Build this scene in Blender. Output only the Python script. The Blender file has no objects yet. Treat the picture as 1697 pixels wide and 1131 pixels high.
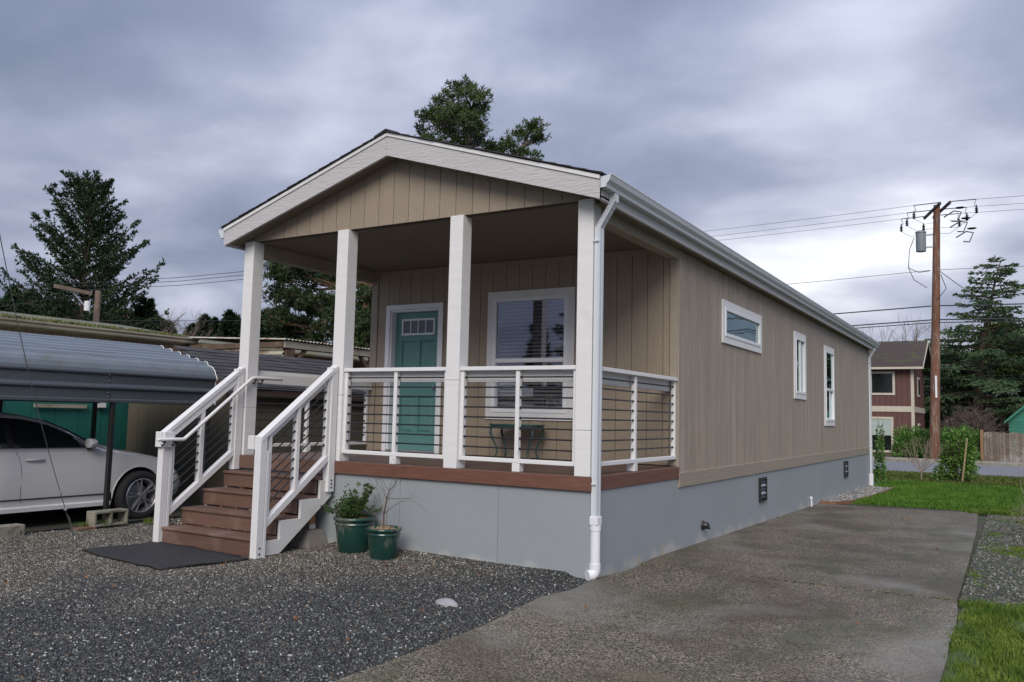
import bpy, math, random
import numpy as np
from mathutils import Vector, Matrix
R_ = random.Random(7)
NR = np.random.RandomState(11)
rad = math.radians
scene = bpy.context.scene
col = scene.collection

# ------------------------------------------------------------------ camera
CAM = (3.4097, -7.1127, 1.3641); YAW, PITCH, ROLL, FPX = 0.5434, 0.0903, 0.0231, 1375.28
def cam_axes():
    F = Vector((-math.sin(YAW)*math.cos(PITCH), math.cos(YAW)*math.cos(PITCH), math.sin(PITCH)))
    r = F.cross(Vector((0, 0, 1))).normalized(); u = r.cross(F)
    return r*math.cos(ROLL)+u*math.sin(ROLL), -r*math.sin(ROLL)+u*math.cos(ROLL), F
CR, CU, CF = cam_axes()
cd = bpy.data.cameras.new('camera'); cam = bpy.data.objects.new('camera', cd); col.objects.link(cam)
cam.matrix_world = Matrix(((CR.x, CU.x, -CF.x, CAM[0]), (CR.y, CU.y, -CF.y, CAM[1]), (CR.z, CU.z, -CF.z, CAM[2]), (0, 0, 0, 1)))
cd.sensor_width = 36; cd.lens = FPX*36/1697; cd.clip_end = 3000; cd.clip_start = 0.05
scene.camera = cam
def at(px, py, depth):      # a point at a distance, from where the photograph shows it
    return Vector(CAM) + (CF + CR*((px-848.5)/FPX) - CU*((py-565.5)/FPX))*depth

# ------------------------------------------------------------------ world and sun
SUN_EL, SUN_AZ = rad(36), rad(158)          # azimuth clockwise from +Y
w = bpy.data.worlds.new('World'); scene.world = w; w.use_nodes = True
nt = w.node_tree; nt.nodes.clear()
def N(t, tree, **k):
    n = tree.nodes.new(t)
    for a, b in k.items(): setattr(n, a, b)
    return n
out = N('ShaderNodeOutputWorld', nt)
sky = N('ShaderNodeTexSky', nt, sky_type='NISHITA', sun_disc=False, sun_elevation=SUN_EL, sun_rotation=SUN_AZ)
bg1 = N('ShaderNodeBackground', nt); bg1.inputs[1].default_value = 0.07
nt.links.new(sky.outputs[0], bg1.inputs[0])
tc = N('ShaderNodeTexCoord', nt); sep = N('ShaderNodeSeparateXYZ', nt); nt.links.new(tc.outputs['Generated'], sep.inputs[0])
def M(op, a, b=None, c=None, tree=nt, clamp=False):
    n = N('ShaderNodeMath', tree, operation=op, use_clamp=clamp)
    for i, v in enumerate((a, b, c)):
        if v is None: continue
        if isinstance(v, (int, float)): n.inputs[i].default_value = v
        else: tree.links.new(v, n.inputs[i])
    return n.outputs[0]
zz = M('MAXIMUM', sep.outputs[2], 0.0)
den = M('ADD', zz, 0.22)
u = M('DIVIDE', sep.outputs[0], den); v = M('DIVIDE', sep.outputs[1], den)
cmb = N('ShaderNodeCombineXYZ', nt); nt.links.new(u, cmb.inputs[0]); nt.links.new(v, cmb.inputs[1])
mp = N('ShaderNodeMapping', nt); mp.inputs['Rotation'].default_value = (0, 0, rad(-38)); mp.inputs['Scale'].default_value = (1.0, 1.15, 1); mp.inputs['Location'].default_value = (2.3, 1.1, 0)
nt.links.new(cmb.outputs[0], mp.inputs[0])
n1 = N('ShaderNodeTexNoise', nt); n1.inputs['Scale'].default_value = 1.5; n1.inputs['Detail'].default_value = 9; n1.inputs['Roughness'].default_value = 0.47; n1.inputs['Distortion'].default_value = 0.15
nt.links.new(mp.outputs[0], n1.inputs[0])
n2 = N('ShaderNodeTexNoise', nt); n2.inputs['Scale'].default_value = 0.55; n2.inputs['Detail'].default_value = 3
nt.links.new(mp.outputs[0], n2.inputs[0])
# thinner, brighter cloud low to the north-east (right of the house)
dv = N('ShaderNodeVectorMath', nt, operation='DOT_PRODUCT'); bd = (at(1430, 500, 1)-Vector(CAM)).normalized()
dv.inputs[1].default_value = bd; nt.links.new(tc.outputs['Generated'], dv.inputs[0])
glow = M('POWER', M('MAXIMUM', dv.outputs['Value'], 0.0), 42.0)
den_ = M('ADD', M('MULTIPLY', n1.outputs[0], 0.95), M('MULTIPLY', n2.outputs[0], 0.30))
f = M('ADD', den_, M('MULTIPLY', glow, 0.21))
f = M('ADD', f, M('MULTIPLY', M('POWER', M('SUBTRACT', 1.0, zz), 6.0), 0.03))
ramp = N('ShaderNodeValToRGB', nt); e = ramp.color_ramp.elements
e[0].position = 0.44; e[0].color = (0.135, 0.160, 0.230, 1)
e[1].position = 0.98; e[1].color = (0.80, 0.82, 0.87, 1)
for p, c in ((0.56, (0.195, 0.220, 0.305, 1)), (0.66, (0.270, 0.295, 0.390, 1)), (0.80, (0.44, 0.46, 0.555, 1))):
    q = e.new(p); q.color = c
nt.links.new(f, ramp.inputs[0])
bg2 = N('ShaderNodeBackground', nt)
nt.links.new(ramp.outputs[0], bg2.inputs[0])
# an overcast dome is brighter overhead than at the horizon
zs = M('MULTIPLY', M('SMOOTHSTEP' if False else 'POWER', zz, 1.6), 1.1)
st = M('ADD', 0.76, zs); nt.links.new(st, bg2.inputs[1])
mix = N('ShaderNodeMixShader', nt); mix.inputs[0].default_value = 0.93
nt.links.new(bg1.outputs[0], mix.inputs[1]); nt.links.new(bg2.outputs[0], mix.inputs[2]); nt.links.new(mix.outputs[0], out.inputs[0])
sl = bpy.data.lights.new('sun', 'SUN'); sl.energy = 1.5; sl.angle = rad(35); sl.color = (1, 0.94, 0.84)
so = bpy.data.objects.new('sun', sl); col.objects.link(so)
sd = Vector((math.sin(SUN_AZ)*math.cos(SUN_EL), math.cos(SUN_AZ)*math.cos(SUN_EL), math.sin(SUN_EL)))
so.rotation_euler = sd.to_track_quat('Z', 'Y').to_euler(); so.location = (0, 0, 30)
vs = scene.view_settings; vs.view_transform = 'Standard'; vs.look = 'None'; vs.exposure = 0.74; vs.gamma = 1; vs.use_curve_mapping = False
scene.render.engine = 'CYCLES'
scene.cycles.max_bounces = 6; scene.cycles.transparent_max_bounces = 16

# ------------------------------------------------------------------ materials
MATS = {}
def mat(name, c, rough=0.6, var=0.12, vs=3.0, bump=0.0, bs=60.0, st=(1, 1, 1), metal=0.0, rnd=0.0, c2=None, c2s=1.2, c2t=(0.5, 0.65), spec=0.5, coat=0.0, detail=5, coords='pos', bst=None, c2st=(1,1,1), c2amt=1.0):
    m = bpy.data.materials.new(name); m.use_nodes = True; t = m.node_tree; b = t.nodes['Principled BSDF']; L = t.links
    if coords == 'pos': src = N('ShaderNodeNewGeometry', t).outputs['Position']
    else: src = N('ShaderNodeTexCoord', t).outputs['Object']
    def noise(scale, stretch, det=detail, rg=0.6):
        mp = N('ShaderNodeMapping', t); mp.inputs['Scale'].default_value = stretch; L.new(src, mp.inputs[0])
        n = N('ShaderNodeTexNoise', t); n.inputs['Scale'].default_value = scale; n.inputs['Detail'].default_value = det; n.inputs['Roughness'].default_value = rg
        L.new(mp.outputs[0], n.inputs[0]); return n.outputs[0]
    base = N('ShaderNodeRGB', t); base.outputs[0].default_value = (*c, 1); cur = base.outputs[0]
    if c2:
        mr = N('ShaderNodeMapRange', t); mr.inputs[1].default_value, mr.inputs[2].default_value = c2t; mr.inputs[4].default_value = c2amt; L.new(noise(c2s, c2st, 6, .65), mr.inputs[0])
        mx = N('ShaderNodeMix', t, data_type='RGBA'); L.new(mr.outputs[0], mx.inputs[0]); L.new(cur, mx.inputs[6]); mx.inputs[7].default_value = (*c2, 1); cur = mx.outputs[2]
    val = M('ADD', M('MULTIPLY', M('SUBTRACT', noise(vs, st), 0.5, tree=t), var*4, tree=t), 1.0, tree=t)
    if rnd:
        oi = N('ShaderNodeObjectInfo', t); val = M('MULTIPLY', val, M('ADD', 1-rnd, M('MULTIPLY', oi.outputs['Random'], 2*rnd, tree=t), tree=t), tree=t)
    sc = N('ShaderNodeVectorMath', t, operation='SCALE'); L.new(cur, sc.inputs[0]); L.new(val, sc.inputs['Scale']); L.new(sc.outputs[0], b.inputs['Base Color'])
    b.inputs['Roughness'].default_value = rough; b.inputs['Metallic'].default_value = metal; b.inputs['Specular IOR Level'].default_value = spec
    if coat: b.inputs['Coat Weight'].default_value = coat; b.inputs['Coat Roughness'].default_value = 0.05
    if bump:
        bp = N('ShaderNodeBump', t); bp.inputs['Strength'].default_value = min(1, bump); bp.inputs['Distance'].default_value = 0.01*max(1, bump)
        L.new(noise(bs, bst or st), bp.inputs['Height']); L.new(bp.outputs[0], b.inputs['Normal'])
    MATS[name] = m; return m
def glass(name, tint, refl, rough=0.02, transp=(0.75, 0.8, 0.8), f=0.0):
    m = bpy.data.materials.new(name); m.use_nodes = True; t = m.node_tree; t.nodes.clear(); o = N('ShaderNodeOutputMaterial', t)
    g = N('ShaderNodeBsdfGlossy', t); g.inputs['Roughness'].default_value = rough; g.inputs['Color'].default_value = (*tint, 1)
    tr = N('ShaderNodeBsdfTransparent', t); tr.inputs['Color'].default_value = (*transp, 1)
    lw = N('ShaderNodeFresnel', t); lw.inputs[0].default_value = 1.5
    if f:
        n = N('ShaderNodeTexNoise', t); n.inputs['Scale'].default_value = 2.2; n.inputs['Detail'].default_value = 1
        L0 = N('ShaderNodeNewGeometry', t); t.links.new(L0.outputs['Position'], n.inputs[0]); bp = N('ShaderNodeBump', t); bp.inputs['Distance'].default_value = f; t.links.new(n.outputs[0], bp.inputs['Height']); t.links.new(bp.outputs[0], g.inputs['Normal'])
    fac = M('ADD', M('MULTIPLY', lw.outputs[0], 1.7, tree=t), refl, tree=t, clamp=True)
    mx = N('ShaderNodeMixShader', t); t.links.new(fac, mx.inputs[0]); t.links.new(tr.outputs[0], mx.inputs[1]); t.links.new(g.outputs[0], mx.inputs[2]); t.links.new(mx.outputs[0], o.inputs[0])
    return m

WHITE = (0.74, 0.73, 0.735)
m_white = mat('white_painted_wood', WHITE, .55, .035, 3, .35, 40, (1, 1, 5))
m_whiteh = mat('white_painted_rough_board', (0.74, 0.73, 0.73), .6, .05, 2.5, .35, 40, (1, 1, 7), c2=(.55, .545, .54), c2s=1.5, c2t=(.55, .75), c2amt=.5)
m_stringer = mat('white_worn_stringer', (0.70, 0.69, 0.68), .65, .06, 6, .5, 30, (1, 1, 3), c2=(.50, .46, .41), c2s=2.2, c2t=(.52, .7), c2amt=.6)
m_fascia = mat('white_cedar_grain_fascia', (0.50, 0.485, 0.49), .6, .04, 3, .9, 16, (.5, .5, 3.2), detail=3)
m_vinyl = mat('white_vinyl', (0.78, 0.79, 0.82), .35, .02, 2)
m_gutter = mat('white_aluminium', (0.60, 0.63, 0.67), .32, .04, 2, .1, 5)
m_pvc = mat('white_pipe', (0.76, 0.76, 0.80), .35, .03, 4, c2=(.5, .5, .5), c2s=6, c2t=(.66, .72), c2amt=.4)
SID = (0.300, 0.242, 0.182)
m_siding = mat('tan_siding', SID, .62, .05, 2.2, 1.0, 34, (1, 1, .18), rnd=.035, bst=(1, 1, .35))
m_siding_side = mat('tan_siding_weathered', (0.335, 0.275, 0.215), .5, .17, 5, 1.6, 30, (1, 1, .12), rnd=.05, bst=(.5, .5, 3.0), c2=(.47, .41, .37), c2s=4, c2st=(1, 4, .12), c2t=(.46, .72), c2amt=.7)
m_trimtan = mat('tan_trim_board', (0.31, 0.262, 0.205), .6, .07, 3, 1.0, 25, (.4, .4, 2), rnd=.03)
m_wallback = mat('siding_groove', (0.085, 0.068, 0.052), .8)
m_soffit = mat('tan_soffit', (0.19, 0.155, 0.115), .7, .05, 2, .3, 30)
def skirt_mat():
    m = mat('grey_skirting', (0.292, 0.318, 0.338), .5, .035, .9, .12, 30, rnd=.015)
    t = m.node_tree; L = t.links; b = t.nodes['Principled BSDF']; src = b.inputs['Base Color'].links[0].from_socket
    g = N('ShaderNodeNewGeometry', t); s = N('ShaderNodeSeparateXYZ', t); L.new(g.outputs['Position'], s.inputs[0])
    n = N('ShaderNodeTexNoise', t); n.inputs['Scale'].default_value = 2.6; n.inputs['Detail'].default_value = 8; mp = N('ShaderNodeMapping', t); mp.inputs['Scale'].default_value = (1, 1, .8); L.new(g.outputs['Position'], mp.inputs[0]); L.new(mp.outputs[0], n.inputs[0])
    # lime bloom and splash stains along the foot
    h = M('ADD', s.outputs[2], M('MULTIPLY', M('SUBTRACT', n.outputs[0], .5, tree=t), .55, tree=t), tree=t)
    h = M('ADD', h, M('MULTIPLY', s.outputs[1], .012, tree=t), tree=t)
    mr = N('ShaderNodeMapRange', t); mr.inputs[1].default_value = -.04; mr.inputs[2].default_value = -.16; L.new(h, mr.inputs[0]); mr.inputs[4].default_value = .7
    mx = N('ShaderNodeMix', t, data_type='RGBA'); L.new(mr.outputs[0], mx.inputs[0]); L.new(src, mx.inputs[6]); mx.inputs[7].default_value = (.50, .48, .44, 1); L.new(mx.outputs[2], b.inputs['Base Color'])
    return m
m_skirt = skirt_mat()
m_stain = mat('yellow_lime_stain', (0.42, 0.37, 0.26), .7, .1, 12)
m_deck = mat('red_brown_composite_rim', (0.150, 0.062, 0.040), .5, .16, 9, .5, 40, (.35, .35, 6), c2=(.20, .105, .08), c2s=6, c2st=(.5, .5, 5), c2t=(.5, .7), c2amt=.6)
m_tread = mat('brown_composite_tread', (0.140, 0.080, 0.060), .45, .12, 8, .5, 60, (.3, 3, 3), rnd=.08, c2=(.30, .20, .17), c2s=2.5, c2t=(.55, .75), c2amt=.6)
m_black = mat('black_metal', (0.018, 0.018, 0.020), .38, .1, 5)
m_door = mat('teal_door_paint', (0.105, 0.250, 0.240), .42, .03, 2, .1, 30)
m_roofdark = mat('dark_shingle', (0.045, 0.043, 0.047), .9, .25, 30, .8, 90, rnd=.22)
m_blind = mat('blind_slat', (0.66, 0.65, 0.62), .5, .02, 3)
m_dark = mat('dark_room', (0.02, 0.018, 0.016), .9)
g_front = glass('window_glass', (.86, .86, 1.0), .13, transp=(.66, .66, .68), f=.0002)
g_side = glass('window_glass_side', (.80, .95, .95), .06, transp=(.5, .55, .55), f=.0022)
g_car = glass('tinted_car_glass', (1, 1, 1), .03, transp=(.16, .22, .2))
m_greenpot = mat('green_glazed_ceramic', (0.012, 0.047, 0.038), .22, .25, 7, .4, 14, c2=(.17, .17, .13), c2s=5, c2t=(.54, .70), c2amt=.75, coat=.3, c2st=(1, 1, .5))
m_chips = mat('bark_chips', (0.42, 0.29, 0.17), .8, .35, 60)
m_bark = mat('grey_brown_bark', (0.10, 0.075, 0.058), .9, .25, 6, .8, 12, (1, 1, .4))
m_barkor = mat('orange_pine_bark', (0.135, 0.078, 0.045), .9, .3, 3, .8, 8)
m_twig = mat('bare_twig', (0.175, 0.125, 0.105), .85, .2, 4)
m_twig2 = mat('pale_twig', (0.27, 0.215, 0.165), .8, .2, 6)
m_concrete = mat('old_concrete', (0.26, 0.245, 0.20), .85, .15, 8, .6, 40, c2=(.14, .13, .09), c2s=6, c2t=(.5, .65))
m_wood = mat('treated_wood', (0.40, 0.20, 0.075), .7, .2, 6, .4, 20, (4, 4, .6))
m_galv = mat('galvanised_steel', (0.55, 0.57, 0.6), .35, .1, 10, metal=.8)
def leafmat(name, a, b, s=1.4, rough=.55, s2=14):
    m = bpy.data.materials.new(name); m.use_nodes = True; t = m.node_tree; bs = t.nodes['Principled BSDF']
    g = N('ShaderNodeNewGeometry', t); n = N('ShaderNodeTexNoise', t); n.inputs['Scale'].default_value = s; n.inputs['Detail'].default_value = 3; t.links.new(g.outputs['Position'], n.inputs[0])
    n3 = N('ShaderNodeTexNoise', t); n3.inputs['Scale'].default_value = s2; t.links.new(g.outputs['Position'], n3.inputs[0])
    f = M('ADD', M('MULTIPLY', n.outputs[0], .8, tree=t), M('MULTIPLY', n3.outputs[0], .5, tree=t), tree=t)
    r = N('ShaderNodeValToRGB', t); r.color_ramp.elements[0].position = .45; r.color_ramp.elements[1].position = .86; r.color_ramp.elements[0].color = (*a, 1); r.color_ramp.elements[1].color = (*b, 1)
    t.links.new(f, r.inputs[0]); t.links.new(r.outputs[0], bs.inputs['Base Color']); bs.inputs['Roughness'].default_value = rough; bs.inputs['Specular IOR Level'].default_value = .2
    return m
l_spruce = leafmat('spruce_needles', (.012, .030, .013), (.040, .075, .028), .8)
l_pine = leafmat('pine_needles', (.022, .052, .018), (.085, .125, .036), 1.2)
l_pine2 = leafmat('dark_pine_needles', (.016, .036, .014), (.055, .080, .030), 1.0)
l_cedar = leafmat('cedar_needles', (.036, .085, .045), (.13, .185, .085), .5)
l_yel = leafmat('olive_foliage', (.035, .060, .018), (.105, .125, .035), .7)
l_far = leafmat('far_needles', (.014, .036, .016), (.035, .068, .030), .5)
l_box = leafmat('boxwood_leaves', (.022, .055, .018), (.085, .15, .045), 14, .4, 60)
l_bush = leafmat('laurel_leaves', (.035, .095, .020), (.16, .29, .055), 3, .4, 20)
l_hedge = leafmat('hedge_leaves', (.035, .105, .022), (.14, .27, .055), 1.8, .45, 10)
l_grass = leafmat('lawn_blades', (.035, .100, .012), (.12, .22, .030), 1.6, .6, 9)
l_grassn = leafmat('grass_blades', (.035, .095, .012), (.19, .25, .040), 3.0, .6, 25)
l_verge = leafmat('verge_weeds', (.045, .075, .018), (.15, .17, .045), 1.8, .7, 12)

# ------------------------------------------------------------------ mesh helpers
def tag(o, label=None, cat=None, group=None, kind=None):
    if label: o['label'] = label
    if cat: o['category'] = cat
    if group: o['group'] = group
    if kind: o['kind'] = kind
    return o
def empty(name, loc, label, cat, group=None, rz=0):
    o = bpy.data.objects.new(name, None); o.empty_display_size = .2; col.objects.link(o); o.location = loc; o.rotation_euler = (0, 0, rz)
    return tag(o, label, cat, group)
def origin(p):
    v = Vector((0, 0, 0))
    while p is not None: v += Vector(p.location); p = p.parent
    return v
def link(name, me, parent=None, loc=None):
    o = bpy.data.objects.new(name, me); col.objects.link(o); o.parent = parent
    if loc is not None: o.location = loc
    return o
class MB:
    def __init__(s): s.v = []; s.f = []
    def add(s, vs, fs):
        b = len(s.v); s.v += [tuple(x) for x in vs]; s.f += [tuple(i+b for i in q) for q in fs]; return s
    def box(s, x0, x1, y0, y1, z0, z1, b=0.0):
        if x0 > x1: x0, x1 = x1, x0
        if y0 > y1: y0, y1 = y1, y0
        if z0 > z1: z0, z1 = z1, z0
        if b <= 0:
            return s.add([(x0, y0, z0), (x1, y0, z0), (x1, y1, z0), (x0, y1, z0), (x0, y0, z1), (x1, y0, z1), (x1, y1, z1), (x0, y1, z1)],
                  [(0, 3, 2, 1), (4, 5, 6, 7), (0, 1, 5, 4), (1, 2, 6, 5), (2, 3, 7, 6), (3, 0, 4, 7)])
        b = min(b, (x1-x0)*.3, (y1-y0)*.3, (z1-z0)*.3)
        X, Y, Z = (x0, x1), (y0, y1), (z0, z1); V = []; idx = {}
        for i in (0, 1):
            for j in (0, 1):
                for k in (0, 1):
                    sx, sy, sz = b*(1-2*i), b*(1-2*j), b*(1-2*k)
                    for a, d in enumerate(((0, sy, sz), (sx, 0, sz), (sx, sy, 0))):
                        idx[(i, j, k, a)] = len(V); V.append((X[i]+d[0], Y[j]+d[1], Z[k]+d[2]))
        q = lambda *a: idx[a]; F = []
        for i in (0, 1):
            f = [q(i, 0, 0, 0), q(i, 1, 0, 0), q(i, 1, 1, 0), q(i, 0, 1, 0)]; F.append(f if i else f[::-1])
            f = [q(0, i, 0, 1), q(1, i, 0, 1), q(1, i, 1, 1), q(0, i, 1, 1)]; F.append(f[::-1] if i else f)
            f = [q(0, 0, i, 2), q(1, 0, i, 2), q(1, 1, i, 2), q(0, 1, i, 2)]; F.append(f if i else f[::-1])
        for i in (0, 1):
            for j in (0, 1):
                f = [q(i, j, 0, 0), q(i, j, 1, 0), q(i, j, 1, 1), q(i, j, 0, 1)]; F.append(f if (i ^ j) else f[::-1])
                f = [q(i, 0, j, 0), q(i, 1, j, 0), q(i, 1, j, 2), q(i, 0, j, 2)]; F.append(f[::-1] if (i ^ j) else f)
                f = [q(0, i, j, 1), q(1, i, j, 1), q(1, i, j, 2), q(0, i, j, 2)]; F.append(f if (i ^ j) else f[::-1])
                for k in (0, 1):
                    f = [q(i, j, k, 0), q(i, j, k, 1), q(i, j, k, 2)]; F.append(f if (i ^ j ^ k) else f[::-1])
        return s.add(V, F)
    def prism(s, poly, axis, a, b):
        # poly: 2D points; axis 'x' -> (y,z), 'y' -> (x,z), 'z' -> (x,y)
        n = len(poly)
        def P(p, t): return {'x': (t, p[0], p[1]), 'y': (p[0], t, p[1]), 'z': (p[0], p[1], t)}[axis]
        V = [P(p, a) for p in poly]+[P(p, b) for p in poly]
        return s.add(V, [tuple(range(n))[::-1], tuple(range(n, 2*n))]+[(i, (i+1) % n, n+(i+1) % n, n+i) for i in range(n)])
    def sheet(s, prof, axis, a, b, th=0.004):
        # open profile extruded, with thickness by offset of second copy
        n = len(prof); off = []
        for i in range(n):
            p0 = prof[max(0, i-1)]; p1 = prof[min(n-1, i+1)]; dx, dy = p1[0]-p0[0], p1[1]-p0[1]; l = math.hypot(dx, dy) or 1
            off.append((prof[i][0]-dy/l*th, prof[i][1]+dx/l*th))
        return s.prism_strip(prof, off, axis, a, b)
    def prism_strip(s, A, B, axis, a, b):
        n = len(A)
        def P(p, t): return {'x': (t, p[0], p[1]), 'y': (p[0], t, p[1]), 'z': (p[0], p[1], t)}[axis]
        V = [P(p, a) for p in A]+[P(p, b) for p in A]+[P(p, a) for p in B]+[P(p, b) for p in B]; F = []
        for i in range(n-1):
            F += [(i, i+1, n+i+1, n+i), (2*n+i, 3*n+i, 3*n+i+1, 2*n+i+1), (i, 2*n+i, 2*n+i+1, i+1), (n+i, n+i+1, 3*n+i+1, 3*n+i)]
        F += [(0, n, 3*n, 2*n), (n-1, 3*n-1, 4*n-1, 2*n-1)]
        return s.add(V, F)
    def tube(s, pts, r, k=8, cap=True):
        pts = [Vector(p) for p in pts]; rs = r if isinstance(r, (list, tuple)) else [r]*len(pts); V = []; F = []
        d0 = (pts[1]-pts[0]).normalized(); up = Vector((0, 0, 1)) if abs(d0.z) < .9 else Vector((1, 0, 0)); nrm = d0.cross(up).normalized()
        for i, p in enumerate(pts):
            d = ((pts[min(i+1, len(pts)-1)]-p).normalized() + (p-pts[max(i-1, 0)]).normalized())
            if d.length < 1e-6: d = d0
            d.normalize(); nrm = (nrm-d*nrm.dot(d)).normalized(); b = d.cross(nrm)
            for j in range(k):
                a = 2*math.pi*j/k; V.append(p+(nrm*math.cos(a)+b*math.sin(a))*rs[i])
        for i in range(len(pts)-1):
            for j in range(k): F.append((i*k+j, i*k+(j+1) % k, (i+1)*k+(j+1) % k, (i+1)*k+j))
        if cap: F += [tuple(range(k))[::-1], tuple(range((len(pts)-1)*k, len(pts)*k))]
        return s.add(V, F)
    def cyl(s, p, q, r, k=16): return s.tube([p, q], r, k)
    def bar(s, p, q, w, h, up=(0, 0, 1)):
        p, q = Vector(p), Vector(q); d = (q-p).normalized(); U = Vector(up); side = d.cross(U).normalized(); U = side.cross(d)
        V = []
        for c in (p, q):
            for a, b in ((-1, -1), (1, -1), (1, 1), (-1, 1)): V.append(c+side*(a*w/2)+U*(b*h/2))
        return s.add(V, [(0, 3, 2, 1), (4, 5, 6, 7), (0, 1, 5, 4), (1, 2, 6, 5), (2, 3, 7, 6), (3, 0, 4, 7)])
    def lathe(s, prof, c, k=40, axis='z'):
        V = []; F = []
        for r, z in prof:
            for j in range(k):
                a = 2*math.pi*j/k
                if axis == 'z': V.append((c[0]+r*math.cos(a), c[1]+r*math.sin(a), c[2]+z))
                else: V.append((c[0]+z, c[1]+r*math.cos(a), c[2]+r*math.sin(a)))
        for i in range(len(prof)-1):
            for j in range(k): F.append((i*k+j, i*k+(j+1) % k, (i+1)*k+(j+1) % k, (i+1)*k+j))
        return s.add(V, F)
    def mesh(s, name, m, off=(0, 0, 0), smooth=False, fix=True):
        me = bpy.data.meshes.new(name); me.from_pydata([(a-off[0], b-off[1], c-off[2]) for a, b, c in s.v], [], s.f)
        if m: me.materials.append(m)
        if smooth: me.polygons.foreach_set('use_smooth', [True]*len(me.polygons))
        me.update()
        return me
    def build(s, name, m, parent=None, smooth=False, angle=None):
        me = s.mesh(name, m, origin(parent), smooth)
        if fixn:
            import bmesh
            bm = bmesh.new(); bm.from_mesh(me); bmesh.ops.recalc_face_normals(bm, faces=bm.faces); bm.to_mesh(me); bm.free()
        if angle is not None:
            me.polygons.foreach_set('use_smooth', [True]*len(me.polygons)); me.set_sharp_from_angle(angle=rad(angle))
        return link(name, me, parent)
fixn = True
def npmesh(name, V, F, m, off=None, smooth=False):
    V = np.asarray(V, dtype=np.float32).reshape(-1, 3).copy(); F = np.asarray(F, dtype=np.int32); k = F.shape[1]
    if off is not None: V -= np.array(off, dtype=np.float32)
    me = bpy.data.meshes.new(name); me.vertices.add(len(V)); me.vertices.foreach_set('co', V.ravel())
    me.loops.add(F.size); me.loops.foreach_set('vertex_index', F.ravel()); me.polygons.add(len(F))
    me.polygons.foreach_set('loop_start', np.arange(0, F.size, k, dtype=np.int32)); me.polygons.foreach_set('loop_total', np.full(len(F), k, dtype=np.int32))
    if m: me.materials.append(m)
    me.update(calc_edges=True); me.validate(); return me
def rep(name, me, parent, locs):
    for l in locs: link(name, me, parent, l)

def gz(y): return -0.13-0.0122*max(0.0, min(y, 18.0))

# ------------------------------------------------------------------ ground and setting
def ground_sheet(name, xs, ys, zf, m, kind='structure'):
    V = [(x, y, zf(x, y)) for y in ys for x in xs]; nx = len(xs)
    F = [(j*nx+i, j*nx+i+1, (j+1)*nx+i+1, (j+1)*nx+i) for j in range(len(ys)-1) for i in range(nx-1)]
    o = link(name, npmesh(name, V, F, m)); o['kind'] = kind; return o
m_soil = mat('dark_soil', (0.06, 0.058, 0.042), .95, .3, 3, .8, 30, c2=(.045, .075, .02), c2s=1.5, c2t=(.5, .6))
m_gravbase = mat('gravel_bed', (0.018, 0.019, 0.02), .9, .5, 45, 1.0, 70)
m_pad = mat('carport_slab', (0.05, 0.05, 0.052), .6, .2, 2, .3, 20)
def gfar(x, y):
    if y <= 18: return gz(y)-.03
    if y <= 28: return gz(18)-.03-.018*(y-18)
    return -.56
ys = list(np.arange(-40, 30, 2.0))+[30, 45, 70, 150, 400, 900]; xs = [-900, -300, -100, -50, -30, -20, -12, -8, -4, 0, 4, 8, 14, 30, 80, 300, 900]
ground_sheet('ground', xs, ys, gfar, m_soil)
def gravz(x, y):
    z = gz(y)-.012 + .015*math.sin(x*1.7+y*.8)*math.cos(y*1.9-x*.6)
    d = abs(y-0.0)
    if x < 0.05 and x > -3.2: z += .062*math.exp(-max(0, -y)/.35) * (1 if y < .3 else 0)
    if x > -.25: z = min(z, gz(y)-.012+.012*min(1, max(0, .1-x)*4))
    return z
gxs = list(np.arange(-6.5, 0.19, .12)); gys = list(np.arange(-6.2, .12, .12))
gravel_bed = ground_sheet('gravel_bed', gxs, gys, gravz, m_gravbase)
gravel_left = ground_sheet('gravel_bed', list(np.arange(-6.5, -4.8, .2)), list(np.arange(.08, 8, .4)), lambda x, y: gz(y)-.01, m_gravbase)
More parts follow.
